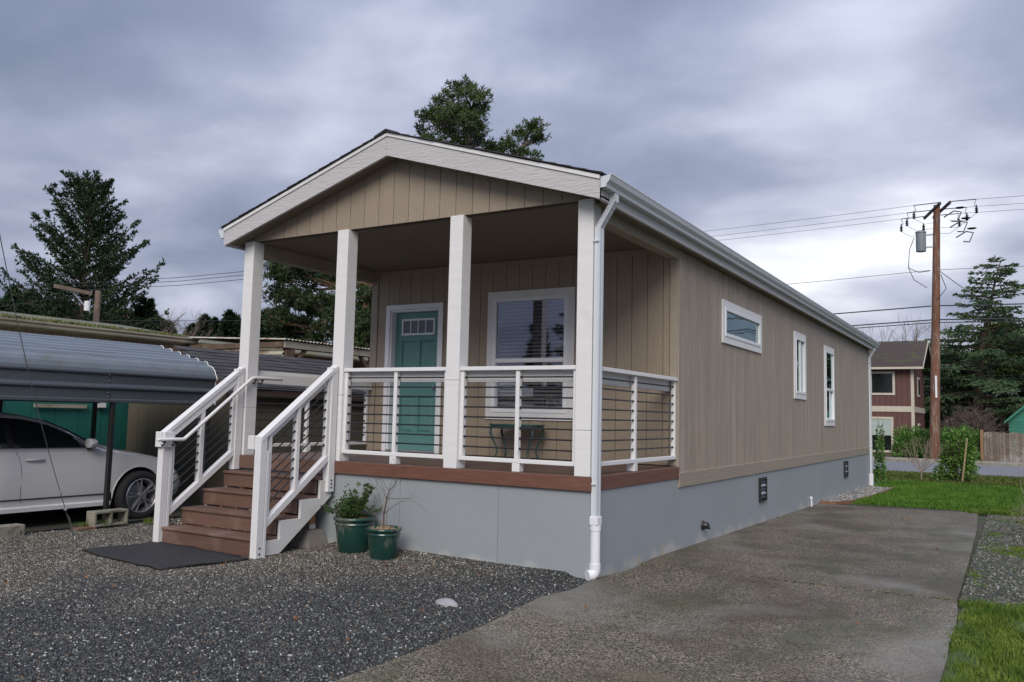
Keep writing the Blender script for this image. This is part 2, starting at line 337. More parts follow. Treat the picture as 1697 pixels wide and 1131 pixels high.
def gn_stones(name, bed, density, smin, smax, m, seed=1, lift=.3):
    o = link(name, bpy.data.meshes.new(name)); o['kind'] = 'stuff'
    me = bed.data.copy(); me.name = name; o.data = me
    ng = bpy.data.node_groups.new(name, 'GeometryNodeTree'); ng.interface.new_socket('Geometry', in_out='INPUT', socket_type='NodeSocketGeometry'); ng.interface.new_socket('Geometry', in_out='OUTPUT', socket_type='NodeSocketGeometry')
    gi = N('NodeGroupInput', ng); go = N('NodeGroupOutput', ng); L = ng.links
    dp = N('GeometryNodeDistributePointsOnFaces', ng); L.new(gi.outputs[0], dp.inputs[0]); dp.inputs['Density'].default_value = density; dp.inputs['Seed'].default_value = seed
    ico = N('GeometryNodeMeshIcoSphere', ng); ico.inputs['Radius'].default_value = .5; ico.inputs['Subdivisions'].default_value = 1
    sm = N('GeometryNodeSetMaterial', ng); sm.inputs['Material'].default_value = m; L.new(ico.outputs[0], sm.inputs[0])
    ip = N('GeometryNodeInstanceOnPoints', ng); L.new(dp.outputs[0], ip.inputs['Points']); L.new(sm.outputs[0], ip.inputs['Instance'])
    rr = N('FunctionNodeRandomValue', ng, data_type='FLOAT_VECTOR'); rr.inputs[0].default_value = (0, 0, 0); rr.inputs[1].default_value = (6.3, 6.3, 6.3); rr.inputs['Seed'].default_value = seed+5
    L.new(rr.outputs[0], ip.inputs['Rotation'])
    rs = N('FunctionNodeRandomValue', ng, data_type='FLOAT_VECTOR'); rs.inputs[0].default_value = (smin, smin*.9, smin*.55); rs.inputs[1].default_value = (smax, smax*.9, smax*.7); rs.inputs['Seed'].default_value = seed+9
    L.new(rs.outputs[0], ip.inputs['Scale'])
    L.new(ip.outputs[0], go.inputs[0])
    md = o.modifiers.new('stones', 'NODES'); md.node_group = ng
    return o
def stonemat(name, cols, rough=.55, gradx=None):
    m = bpy.data.materials.new(name); m.use_nodes = True; t = m.node_tree; b = t.nodes['Principled BSDF']
    oi = N('ShaderNodeObjectInfo', t); r = N('ShaderNodeValToRGB', t); r.color_ramp.interpolation = 'CONSTANT'; el = r.color_ramp.elements
    el[0].position = 0; el[0].color = (*cols[0][1], 1); el[1].position = cols[1][0]; el[1].color = (*cols[1][1], 1)
    for p, c in cols[2:]: q = el.new(p); q.color = (*c, 1)
    t.links.new(oi.outputs['Random'], r.inputs[0]); cur = r.outputs[0]
    if gradx:
        r2 = N('ShaderNodeValToRGB', t); r2.color_ramp.interpolation = 'CONSTANT'; e2 = r2.color_ramp.elements
        e2[0].position = 0; e2[0].color = (*gradx[0][1], 1); e2[1].position = gradx[1][0]; e2[1].color = (*gradx[1][1], 1)
        for p, c in gradx[2:]: q = e2.new(p); q.color = (*c, 1)
        t.links.new(oi.outputs['Random'], r2.inputs[0])
        g = N('ShaderNodeNewGeometry', t); s = N('ShaderNodeSeparateXYZ', t); t.links.new(g.outputs['Position'], s.inputs[0])
        n = N('ShaderNodeTexNoise', t); n.inputs['Scale'].default_value = .9; n.inputs['Detail'].default_value = 4; t.links.new(g.outputs['Position'], n.inputs[0])
        h = M('ADD', s.outputs[0], M('MULTIPLY', M('SUBTRACT', n.outputs[0], .5, tree=t), 5.0, tree=t), tree=t)
        h = M('SUBTRACT', h, M('MULTIPLY', s.outputs[1], .55, tree=t), tree=t)
        mr = N('ShaderNodeMapRange', t); mr.inputs[1].default_value = -2.4; mr.inputs[2].default_value = -.2; t.links.new(h, mr.inputs[0])
        mx = N('ShaderNodeMix', t, data_type='RGBA'); t.links.new(mr.outputs[0], mx.inputs[0]); t.links.new(r2.outputs[0], mx.inputs[6]); t.links.new(cur, mx.inputs[7]); cur = mx.outputs[2]
    t.links.new(cur, b.inputs['Base Color']); b.inputs['Roughness'].default_value = rough
    return m
m_gstone = stonemat('blue_black_gravel', [(0, (.019, .021, .022)), (.3, (.036, .041, .042)), (.52, (.010, .011, .012)), (.74, (.078, .085, .080)), (.89, (.16, .165, .155)), (.945, (.15, .09, .05)), (.975, (.46, .46, .43))],
                    .5, [(0, (.042, .038, .030)), (.25, (.10, .088, .068)), (.5, (.026, .027, .025)), (.68, (.24, .225, .19)), (.82, (.125, .09, .06)), (.94, (.44, .42, .38))])
gn_stones('gravel', gravel_bed, 7800, .010, .030, m_gstone, 3)
gn_stones('gravel', gravel_left, 900, .02, .04, m_gstone, 8)

# driveway: two slabs of exposed aggregate
def aggmat(name, dark, lite, stain, tone=1.0):
    m = bpy.data.materials.new(name); m.use_nodes = True; t = m.node_tree; b = t.nodes['Principled BSDF']; L = t.links
    g = N('ShaderNodeNewGeometry', t); P = g.outputs['Position']
    vo = N('ShaderNodeTexVoronoi', t, feature='F1'); vo.inputs['Scale'].default_value = 105; L.new(P, vo.inputs[0])
    sc = N('ShaderNodeSeparateColor', t); L.new(vo.outputs['Color'], sc.inputs[0])
    r = N('ShaderNodeValToRGB', t); r.color_ramp.interpolation = 'CONSTANT'; el = r.color_ramp.elements
    el[0].color = (*dark, 1); el[1].position = .35; el[1].color = (*[(a+c)/2 for a, c in zip(dark, lite)], 1)
    for p, c in ((.6, lite), (.82, tuple(x*1.5 for x in lite)), (.93, tuple(x*.6 for x in dark))): q = el.new(p); q.color = (*c, 1)
    L.new(sc.outputs[0], r.inputs[0])
    def nz(s, d=5, st=(1, 1, 1), rg=.6):
        mp = N('ShaderNodeMapping', t); mp.inputs['Scale'].default_value = st; L.new(P, mp.inputs[0]); n = N('ShaderNodeTexNoise', t); n.inputs['Scale'].default_value = s; n.inputs['Detail'].default_value = d; n.inputs['Roughness'].default_value = rg; L.new(mp.outputs[0], n.inputs[0]); return n.outputs[0]
    def mixc(fac, a, bcol, lo, hi, amt):
        mr = N('ShaderNodeMapRange', t); mr.inputs[1].default_value = lo; mr.inputs[2].default_value = hi; mr.inputs[4].default_value = amt; L.new(fac, mr.inputs[0])
        mx = N('ShaderNodeMix', t, data_type='RGBA'); L.new(mr.outputs[0], mx.inputs[0]); L.new(a, mx.inputs[6]); mx.inputs[7].default_value = (*bcol, 1); return mx.outputs[2]
    cur = mixc(nz(.8, 6), r.outputs[0], stain, .44, .62, .72)
    cur = mixc(nz(1.3, 6, (1, .5, 1)), cur, (.050, .055, .020), .50, .66, .75)
    cur = mixc(nz(.45, 4), cur, (.25, .238, .21), .52, .66, .6)
    cur = mixc(nz(2.2, 5, (.4, 2.2, 1)), cur, (.19, .145, .09), .62, .72, .5)
    big = M('ADD', .72, M('MULTIPLY', nz(.5, 6, (1.2, .6, 1), .7), .56*tone, tree=t), tree=t)
    v = N('ShaderNodeVectorMath', t, operation='SCALE'); L.new(cur, v.inputs[0]); L.new(big, v.inputs['Scale']); L.new(v.outputs[0], b.inputs['Base Color'])
    bp = N('ShaderNodeBump', t); bp.inputs['Distance'].default_value = .006; bp.inputs['Strength'].default_value = .9; bp.invert = True; L.new(vo.outputs['Distance'], bp.inputs['Height']); L.new(bp.outputs[0], b.inputs['Normal'])
    b.inputs['Roughness'].default_value = .62
    return m
m_agg = aggmat('exposed_aggregate', (.042, .036, .025), (.245, .208, .148), (.062, .046, .027))
drive = tag(bpy.data.objects.new('driveway', None), kind='structure'); col.objects.link(drive)
def slab(pts_l, pts_r):      # edge points left/right from near to far
    mb = MB(); n = len(pts_l); V = []
    for (x, y), (x2, y2) in zip(pts_l, pts_r):
        for xx, yy in ((x, y), (x2, y2)): V += [(xx, yy, gz(yy)+.012), (xx, yy, gz(yy)-.12)]
    F = []
    for i in range(n-1):
        a = i*4; F += [(a, a+2, a+6, a+4), (a, a+4, a+5, a+1), (a+2, a+3, a+7, a+6)]
    F += [(0, 1, 3, 2), (4*n-4, 4*n-2, 4*n-1, 4*n-3)]
    return mb.add(V, F).build('concrete_slab', m_agg, drive)
slab([(.14, -14), (.15, -5), (.155, -3.5), (.15, -2), (.02, -.95), (.10, -.5), (.04, 0.1), (.10, .6), (.085, 1.085)], [(3.02, -14), (3.01, -5), (3.02, -3.5), (3.0, -2), (3.005, -.95), (2.99, -.5), (3.0, 0.1), (2.985, .6), (2.955, 1.135)])
slab([(.05, 1.15), (.012, 1.7), (.012, 4), (.012, 8), (.012, 10.62)], [(2.95, 1.205), (2.95, 1.7), (2.93, 4), (2.88, 8), (2.79, 11.1)])
m_dirtjoint = mat('joint_dirt', (.030, .024, .016), .95, .3, 12)
link('joint_dirt', MB().prism([(.04, 1.07), (3.0, 1.12), (3.0, 1.20), (.04, 1.15)], 'z', gz(1)-.10, gz(1)-.020).mesh('joint_dirt', m_dirtjoint))['kind'] = 'stuff'
# gravel strip right of the drive, river stones along the house
rs_bed = ground_sheet('gravel_strip', list(np.arange(2.96, 5.6, .22)), list(np.arange(1.3, 12, .4)), lambda x, y: gz(y)-.008+.01*math.sin(x*5+y), mat('strip_bed', (.05, .05, .038), .95, .4, 30, c2=(.04, .075, .02), c2s=2, c2t=(.5, .62)))
m_strip = stonemat('mixed_grey_gravel', [(0, (.05, .052, .045)), (.3, (.095, .09, .075)), (.55, (.035, .038, .036)), (.7, (.19, .18, .16)), (.82, (.05, .09, .025)), (.95, (.32, .31, .29))], .7)
gn_stones('gravel', rs_bed, 1500, .018, .04, m_strip, 12)
m_river = stonemat('river_stone', [(0, (.15, .15, .145)), (.25, (.24, .235, .22)), (.5, (.09, .095, .10)), (.7, (.36, .35, .33)), (.85, (.24, .19, .15))], .6)
V = []; EDG = [(.02, 10.66), (.30, 10.74), (.52, 11.6), (.60, 13), (.66, 15), (.66, 17.3)]
def edgx(y): return np.interp(y, [p[1] for p in EDG], [p[0] for p in EDG])
rv_ys = list(np.arange(10.68, 17.9, .2))
Vr = []; Fr = []
for j, y in enumerate(rv_ys):
    for i in range(4): Vr.append((.01+(edgx(y)-.02)*i/3, y, gz(y)+.01+.02*math.sin(i+y*3)))
for j in range(len(rv_ys)-1):
    for i in range(3): Fr.append((j*4+i, j*4+i+1, j*4+i+5, j*4+i+4))
rb = link('river_stone_bed', npmesh('river_stone_bed', Vr, Fr, m_gravbase)); rb['kind'] = 'structure'
gn_stones('river_stones', rb, 650, .05, .11, m_river, 4)
ed = MB()
for a, b in zip(EDG[:-1], EDG[1:]): ed.bar((a[0], a[1], gz(a[1])+.0), (b[0], b[1], gz(b[1])+.0), .03, .13)
tag(ed.build('garden_edging', mat('edging_wood', (.20, .095, .055), .7, .15, 5)), 'low reddish wooden edging board curving around the river stones beside the house', 'garden edging')

# lawn, verge, road
m_lawnbase = mat('lawn_soil', (.05, .12, .018), .95, .25, 3)
ground_sheet('lawn', list(np.arange(-6, 12.1, 1)), list(np.arange(11.05, 20.6, .5)), lambda x, y: gz(y)+.012 if y > 11.1 else gz(y)-.05, m_lawnbase)
ground_sheet('lawn_edge', list(np.arange(3.0, 8.1, .5)), list(np.arange(-8, 1.7, .4)), lambda x, y: gz(y)-.012, mat('turf_soil', (.055, .095, .022), .95, .4, 6))
def vz(x, y): return gfar(x, y)+.035+(0.05*math.sin((y-20.5)/8*math.pi))
ground_sheet('verge', list(np.arange(-30, 20.1, 1)), list(np.arange(20.5, 28.6, .5)), vz, mat('verge_soil', (.075, .085, .03), .95, .4, 2.5))
m_road = mat('asphalt_road', (.175, .18, .195), .8, .06, .8, .3, 60)
RZ = -.50
ground_sheet('road', [-200, -60, -20, 0, 20, 60, 200], [28.9, 34, 40.2], lambda x, y: RZ, m_road)
ground_sheet('road_edge_line', [-200, 0, 200], [29.5, 29.62], lambda x, y: RZ+.004, mat('white_road_paint', (.6, .6, .58), .7))
link('kerb', MB().box(-200, 200, 40.2, 40.4, -.7, RZ+.14, .02).mesh('kerb', m_concrete))['kind'] = 'structure'
m_pave = mat('pavement_concrete', (.25, .22, .19), .85, .12, 1.5)
link('pavement', MB().box(-200, 200, 40.4, 42.2, -.7, RZ+.135).mesh('pavement', m_pave))['kind'] = 'structure'

def blades(name, n, area, zf, h, wd, m, lean=.5, clump=0):
    x0, x1, y0, y1 = area; P = np.zeros((n, 3)); P[:, 0] = NR.uniform(x0, x1, n); P[:, 1] = NR.uniform(y0, y1, n)
    if clump:
        c = NR.randint(0, max(1, n//clump), n); cx = NR.uniform(x0, x1, n//clump+1); cy = NR.uniform(y0, y1, n//clump+1)
        P[:, 0] = cx[c]+NR.normal(0, .035, n); P[:, 1] = cy[c]+NR.normal(0, .035, n)
    keep = np.array([zf(a, b) is not None for a, b in P[:, :2]]); P = P[keep]; n = len(P)
    P[:, 2] = [zf(a, b) for a, b in P[:, :2]]
    a = NR.uniform(0, 2*np.pi, n); hh = h*NR.uniform(.5, 1.3, n); ln = NR.uniform(0, lean, n)
    side = np.stack([np.cos(a), np.sin(a), np.zeros(n)], 1)*(wd*NR.uniform(.6, 1.3, n))[:, None]/2
    b = NR.uniform(0, 2*np.pi, n); tip = P+np.stack([np.cos(b)*ln*hh, np.sin(b)*ln*hh, hh], 1)
    mid = P+(tip-P)*.5+np.array([0, 0, 1])*(hh*.12)[:, None]
    V = np.stack([P-side, P+side, mid+side*.7, tip, mid-side*.7], 1).reshape(-1, 3); F = np.arange(n*5).reshape(n, 5)
    o = link(name, npmesh(name, V, F, m)); o['kind'] = 'stuff'; return o
def z_right(x, y):
    edge = 3.0 if y < 1.2 else 3.02+(y-1.2)*2.2
    edge += .05*math.sin(y*3.1)+.04*math.sin(y*9)+.03*math.sin(y*23)
    if math.sin(x*7.3+y*2.1)+math.sin(x*3.1-y*5.7)+R_.uniform(-.8, .8) > 1.5: return None
    if x < edge: return None
    return gz(y)-.015
blades('grass', 52000, (2.97, 4.9, -3.2, 1.95), z_right, .05, .007, l_grassn, .9, 14)
blades('grass', 26000, (3.0, 4.6, 1.5, 10), lambda x, y: gz(y)-.01 if (math.sin(x*4+y*1.3)+math.sin(y*2.7) > -.1+R_.random()) else None, .035, .008, l_grassn, .8, 20)
def z_lawn(x, y):
    if x < edgx(y)+.05 and y < 17.5 or (x < .1 and x > -5): return None
    if y < 11.25+.12*math.sin(x*4)+.05*math.sin(x*11): return None
    return gz(y)+.01
blades('lawn_grass', 90000, (-1, 8.5, 11.1, 20.6), z_lawn, .075, .022, l_grass, .5)
blades('verge_plants', 42000, (-8, 9, 20.4, 28.8), vz, .13, .04, l_verge, .8, 12)
blades('weeds', 2500, (2.6, 3.6, 10.9, 11.5), lambda x, y: gz(y), .07, .012, l_grassn, .8, 20)
blades('weeds', 350, (-6.5, -6.15, -2, 1.1), lambda x, y: gz(y), .07, .008, l_grassn, 1.2, 50)
# dark mulch line between drive and lawn
link('soil_line', MB().prism([(.35, 10.72), (2.84, 11.12), (5, 11.5), (5, 11.75), (2.8, 11.35), (.4, 11.0)], 'z', gz(11)-.1, gz(11)+.012).mesh('soil_line', mat('mulch', (.035, .03, .022), .95, .4, 20, 1, 40)))['kind'] = 'structure'

exec_parts = True
# ------------------------------------------------------------------ the house
W, D, L_ = 4.87, 2.41, 17.75
ZD, ZR0, ZP = .815, .677, 3.482         # deck top, rim bottom, post top
house = empty('tan_manufactured_house', (-W/2, 8, -.13), 'long tan manufactured house with a gabled front porch, white trim and grey skirting', 'house')
def part(name, parent=house): return tag_none(name, parent)
def tag_none(name, parent):
    o = bpy.data.objects.new(name, None); o.empty_display_size = .1; col.objects.link(o); o.parent = parent; return o

def boards(edges, zlo, ztop, plane, holes, m, parent, th=.014, gap=.007, axis='y'):
    """vertical boards in plane y=const (axis 'y', running along x) or x=const (axis 'x', running along y). ztop: function(coord)."""
    cache = {}
    for a, b in zip(edges[:-1], edges[1:]):
        a2, b2 = a+gap/2, b-gap/2; mb = MB(); hs = [h for h in holes if h[0] < b2 and h[1] > a2]
        def pc(u0, u1, z0, z1f):
            if u1-u0 < .004: return
            poly = [(u0, z0), (u1, z0), (u1, z1f(u1)), (u0, z1f(u0))]
            if poly[2][1] <= z0+.003 and poly[3][1] <= z0+.003: return
            if axis == 'y': mb.prism(poly, 'y', plane, plane+th)
            else: mb.prism(poly, 'x', plane-th, plane)
        if not hs: pc(a2, b2, zlo, ztop)
        else:
            h = hs[0]
            for q in ((a2, b2, zlo, lambda u: h[2]), (a2, b2, h[3], ztop), (a2, min(b2, h[0]), h[2]+.0001, lambda u: h[3]), (max(a2, h[1]), b2, h[2]+.0001, lambda u: h[3])):
                mb = MB(); pc(*q)
                if mb.v: link('siding_board', mb.mesh('siding_board', m, origin(parent)), parent)
        if not hs:
            if not mb.v: continue
            c = Vector(((a+b)/2, plane, zlo) if axis == 'y' else (plane, (a+b)/2, zlo)); key = None
            if abs(ztop(a2)-ztop(b2)) < 1e-6: key = (round(b-a, 4), round(ztop(a2)-zlo, 4), axis)
            me = cache.get(key) if key else None
            if me is None:
                me = mb.mesh('siding_board', m, c)
                if key: cache[key] = me
            link('siding_board', me, parent, c-origin(parent))

# windows: y/x ranges of trims
WF = dict(u0=-2.73, u1=-1.40, z0=1.317, z1=3.05)
DO = dict(u0=-4.52, u1=-3.485, z1=2.955)
SW = [dict(u0=4.10, u1=6.17, z0=2.44, z1=3.043), dict(u0=8.48, u1=9.47, z0=1.802, z1=3.04), dict(u0=11.32, u1=12.44, z0=1.3125, z1=3.02)]
TW = .10
# back wall of porch
pw = part('porch_wall')
XL = -4.80
MBk = MB()
for x0, x1, z0, z1 in ((XL, DO['u0']+.05, ZD, 3.6), (DO['u0']+.05, DO['u1']-.05, DO['z1']-.05, 3.6), (DO['u1']-.05, WF['u0']+TW-.02, ZD, 3.6), (WF['u0']+TW-.02, WF['u1']-TW+.02, ZD, WF['z0']+TW-.02), (WF['u0']+TW-.02, WF['u1']-TW+.02, WF['z1']-TW+.02, 3.6), (WF['u1']-TW+.02, -.02, ZD, 3.6)):
    MBk.box(x0, x1, D+.012, D+.10, z0, z1)
MBk.build('wall_backing', m_wallback, pw)
eg = [XL+.11]+[-4.499+.2045*i for i in range(22)]; eg = [e_ for e_ in eg if e_ < -.12]+[-.12]
boards(eg, ZD+.01, lambda u: 3.47, D, [(DO['u0']+.05, DO['u1']-.05, ZD, DO['z1']-.05), (WF['u0']+TW-.02, WF['u1']-TW+.02, WF['z0']+TW-.02, WF['z1']-TW+.02)], m_siding, pw)
for x0, x1 in ((XL-.02, XL+.105), (-.115, -.016)): MB().box(x0, x1, D-.014, D+.10, ZD, 3.47, .004).build('corner_board', m_trimtan, pw)
MB().box(XL+.11, -.12, D-.012, D+.005, 3.40, 3.468, .003).build('frieze_board', m_siding, pw)
# side wall
sw = part('side_wall'); MBs = MB(); yy = [D+.02]+[c for s_ in SW for c in (s_['u0']+TW-.02, s_['u1']-TW+.02)]+[L_]
for i in range(0, len(yy)-1):
    if i % 2 == 0: MBs.box(-.10, -.012, yy[i], yy[i+1], .6, 3.5)
    else:
        s_ = SW[i//2]; MBs.box(-.10, -.012, yy[i], yy[i+1], .6, s_['z0']+TW-.02); MBs.box(-.10, -.012, yy[i], yy[i+1], s_['z1']-TW+.02, 3.5)
MBs.build('wall_backing', m_wallback, sw)
ed_ = [D-.014]; k = 0
pat = [.15, .13, .11, .16, .12, .135, .145, .115]
while ed_[-1] < L_-.2: ed_.append(round(ed_[-1]+pat[k % 8], 4)); k += 1
ed_.append(L_)
boards(ed_, .745, lambda u: 3.42, 0.0, [(s_['u0']+TW-.02, s_['u1']-TW+.02, s_['z0']+TW-.02, s_['z1']-TW+.02) for s_ in SW], m_siding_side, sw, gap=.017, axis='x')
yb = [D-.014, 6.1, 9.75, 13.4, L_]
for a, b in zip(yb[:-1], yb[1:]): MB().box(-.03, .020, a+.001, b-.001, .5706, .745, .004).build('water_table_board', m_trimtan, sw)
# far and left walls (not seen)
MB().box(XL, XL+.1, D+.1, L_, ZD-.2, 3.6).build('left_wall', m_siding, house)
MB().box(XL, 0, L_, L_+.1, .57, 3.6).build('rear_wall', m_siding, house)
# rear gable above
# front gable
fg = part('front_gable')
OH, OX = .204, .157
ZE, ZA = 3.628, 4.449       # fascia top at eave end and apex
XM = -W/2
def roofz(x): return ZA-(ZA-ZE)*abs(x-XM)/(W/2+OX)
sl_ = (ZA-ZE)/(W/2+OX)
gx = [-W+.02]+[-4.213+.2138*i for i in range(20)]; gx = [g for g in gx if g < -.02]+[-.005]
MB().prism([(-W, ZP+.004), (0, ZP+.004), (0, roofz(0)-.19), (XM, ZA-.21), (-W, roofz(-W)-.19)], 'y', .045, .12).build('gable_backing', m_wallback, fg)
gx2 = []
for a, b in zip(gx[:-1], gx[1:]):
    gx2.append(a)
    if a < XM-.02 < b-.02: gx2.append(XM)
gx2.append(gx[-1])
gx = sorted(set([round(g, 4) for g in gx if abs(g-XM) > .02]))
boards(gx, ZP, lambda u: roofz(u)-.12, .03, [], m_siding, fg, th=.014)
# rake fascia: drip strip and two boards
for s in (-1, 1):
    xe = XM+s*(W/2+OX); xm = XM+s*.001
    f_ = MB().prism([(xm, ZA-.03), (xm, ZA-.253), (xe, ZE-.22), (xe, ZE-.03)], 'y', -OH, -OH+.035).build('rake_fascia', m_fascia, house)
    MB().prism([(xm, ZA+.004), (xm, ZA-.034), (xe, ZE-.034), (xe, ZE+.004)], 'y', -OH-.014, -OH+.03).build('rake_drip_board', m_white, house)
    # rake soffit
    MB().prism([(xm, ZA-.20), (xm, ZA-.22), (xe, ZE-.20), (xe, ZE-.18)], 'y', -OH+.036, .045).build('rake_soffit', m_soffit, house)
# roof deck and shingle courses
for s in (-1, 1):
    rf = MB(); xe = XM+s*(W/2+OX+.02)
    rf.prism([(XM, ZA+.014), (XM, ZA+.005), (xe, ZE+.003), (xe, ZE+.012)], 'y', -OH-.02, L_+.3)
    ro = rf.build('roof', m_roofdark, house)
    n = 16; sh = MB()
    for i in range(n):
        t0, t1 = i/n, (i+1.3)/n; t1 = min(t1, 1)
        a = (XM+s*(W/2+OX+.035)*(1-t0), ZE+.010+(ZA-ZE)*t0-.002); b = (XM+s*(W/2+OX+.035)*(1-t1), ZE+.010+(ZA-ZE)*t1)
        yj = -OH-.03-R_.uniform(0, .012)
        sh.prism([(a[0], a[1]+.002), (b[0], b[1]+.001), (b[0], b[1]+.004), (a[0], a[1]+.016)], 'y', yj, L_+.32)
    tag(sh.build('shingle_course', m_roofdark, ro), kind='stuff')
MB().prism([(XM-.16, ZA-.03), (XM, ZA+.028), (XM+.16, ZA-.03), (XM+.16, ZA-.018), (XM, ZA+.042), (XM-.16, ZA-.018)], 'y', -OH-.035, L_+.32).build('ridge_cap', m_roofdark, house)
# eaves: fascia, soffit, gutter
for s in (-1, 1):
    xe = XM+s*(W/2+OX)
    MB().box(xe-.035*s, xe, -OH+.001, L_+.28, ZE-.22, ZE-.028, .003).build('eave_fascia', m_fascia, house)
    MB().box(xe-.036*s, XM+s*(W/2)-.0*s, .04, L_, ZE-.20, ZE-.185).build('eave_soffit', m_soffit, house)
    pr = [(0, .105), (0, 0), (.062, 0), (.070, .03), (.100, .065), (.112, .105), (.112, .118)]
    pr = [(xe+s*(.002+a), ZE-.118+b) for a, b in pr]
    g = MB(); g.sheet(pr, 'y', -OH+.0, L_+.27, .003*s)
    for y in (-OH, L_+.265): g.prism(pr[1:]+[pr[0]], 'y', y, y+.004)
    g.build('gutter', m_gutter, house)
    g2 = MB(); g2.box(xe+s*.110, xe+s*.120, -OH, L_+.27, ZE-.004, ZE+.004); g2.build('gutter_lip', m_white, house)
# porch ceiling and side beams
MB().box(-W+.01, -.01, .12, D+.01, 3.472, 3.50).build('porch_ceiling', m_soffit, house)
for x0, x1 in ((-.135, -.004), (-W+.004, -W+.135)):
    MB().box(x0, x1, .168, D+.0, 3.305, 3.471, .004).build('side_beam', m_trimtan, house)
MB().box(-.02, -.006, .12, D+.1, 3.475, 3.60).build('side_frieze', m_siding, house)
# skirting: panels with hairline seams
sk = part('skirting')
fx = [-W+.02, -3.48, -2.262, -1.014, -.0]; th = .012
for a, b in zip(fx[:-1], fx[1:]): MB().box(a+.002, b-.002, .022, .022+th, -.35, ZR0+.01).build('skirt_panel', m_skirt, sk)
sy = [.022, 1.171, 2.37, 3.59, 4.81, 6.03, 7.25, 8.47, 9.55, 10.77, 11.99, 13.21, 14.43, 15.65, 16.87, L_]
for i, (a, b) in enumerate(zip(sy[:-1], sy[1:])): MB().box(-th, .0, a+.0015, b-.0015, -.7, .70 if b < 2.5 else .60).build('skirt_panel', m_skirt, sk)
MB().box(-.02, -.013, .04, L_, -.6, .6).build('skirt_backing', m_wallback, sk)
MB().box(-W+.03, -.02, .036, .045, -.3, .65).build('skirt_backing', m_wallback, sk)
MB().box(-W+.02, -W+.032, .03, L_, -.6, .65).build('skirt_panel', m_skirt, sk)
for y, h in ((1.88, .16), (1.22, .11)):
    V = [(.0012, y-.035, gz(y)+.0), (.0012, y+.045, gz(y)), (.0012, y+.02, gz(y)+h*.6), (.0012, y+.002, gz(y)+h), (.0012, y-.015, gz(y)+h*.55)]
    MB().add(V, [(0, 1, 2, 3, 4)]).build('lime_stain', m_stain, sk)
# vents
for y0, y1 in ((6.02, 6.42), (13.58, 14.02)):
    vt = part('foundation_vent'); z0, z1 = .125, .495; zc = gz(y0)*0
    fr = MB(); fr.box(0.001, .035, y0, y1, z0, z0+.03); fr.box(0.001, .035, y0, y1, z1-.03, z1); fr.box(0.001, .035, y0, y0+.04, z0+.03, z1-.03); fr.box(0.001, .035, y1-.04, y1, z0+.03, z1-.03); fr.build('vent_frame', m_black, vt)
    MB().box(.001, .006, y0+.04, y1-.04, z0+.03, z1-.03).build('vent_back', m_dark, vt)
    for k in range(5):
        z = z0+.065+k*.06; MB().add([(.008, y0+.042, z+.028), (.008, y1-.042, z+.028), (.032, y1-.042, z-.012), (.032, y0+.042, z-.012), (.008, y0+.042, z+.031), (.008, y1-.042, z+.031), (.032, y1-.042, z-.008), (.032, y0+.042, z-.008)], [(0, 1, 2, 3), (4, 7, 6, 5), (0, 4, 5, 1), (2, 6, 7, 3), (1, 5, 6, 2), (0, 3, 7, 4)]).build('louvre', m_galv if k % 2 else m_black, vt)
sp = MB(); sp.lathe([(0, .09), (.03, .085), (.045, .06), (.045, .02), (.06, .015), (.06, 0)], (0.001, 3.30, .045), 20, 'x'); sp.tube([(.05, 3.30, .045), (.085, 3.30, .03), (.09, 3.30, -.0)], .014, 8); sp.build('hose_bib', m_black, house, True)
pp = MB(); pp.cyl((.03, 9.80, -.24), (.03, 9.80, -.10), .016, 10); pp.box(.005, .05, 9.78, 9.82, -.10, -.05, .005); pp.build('conduit_stub', m_pvc, house)

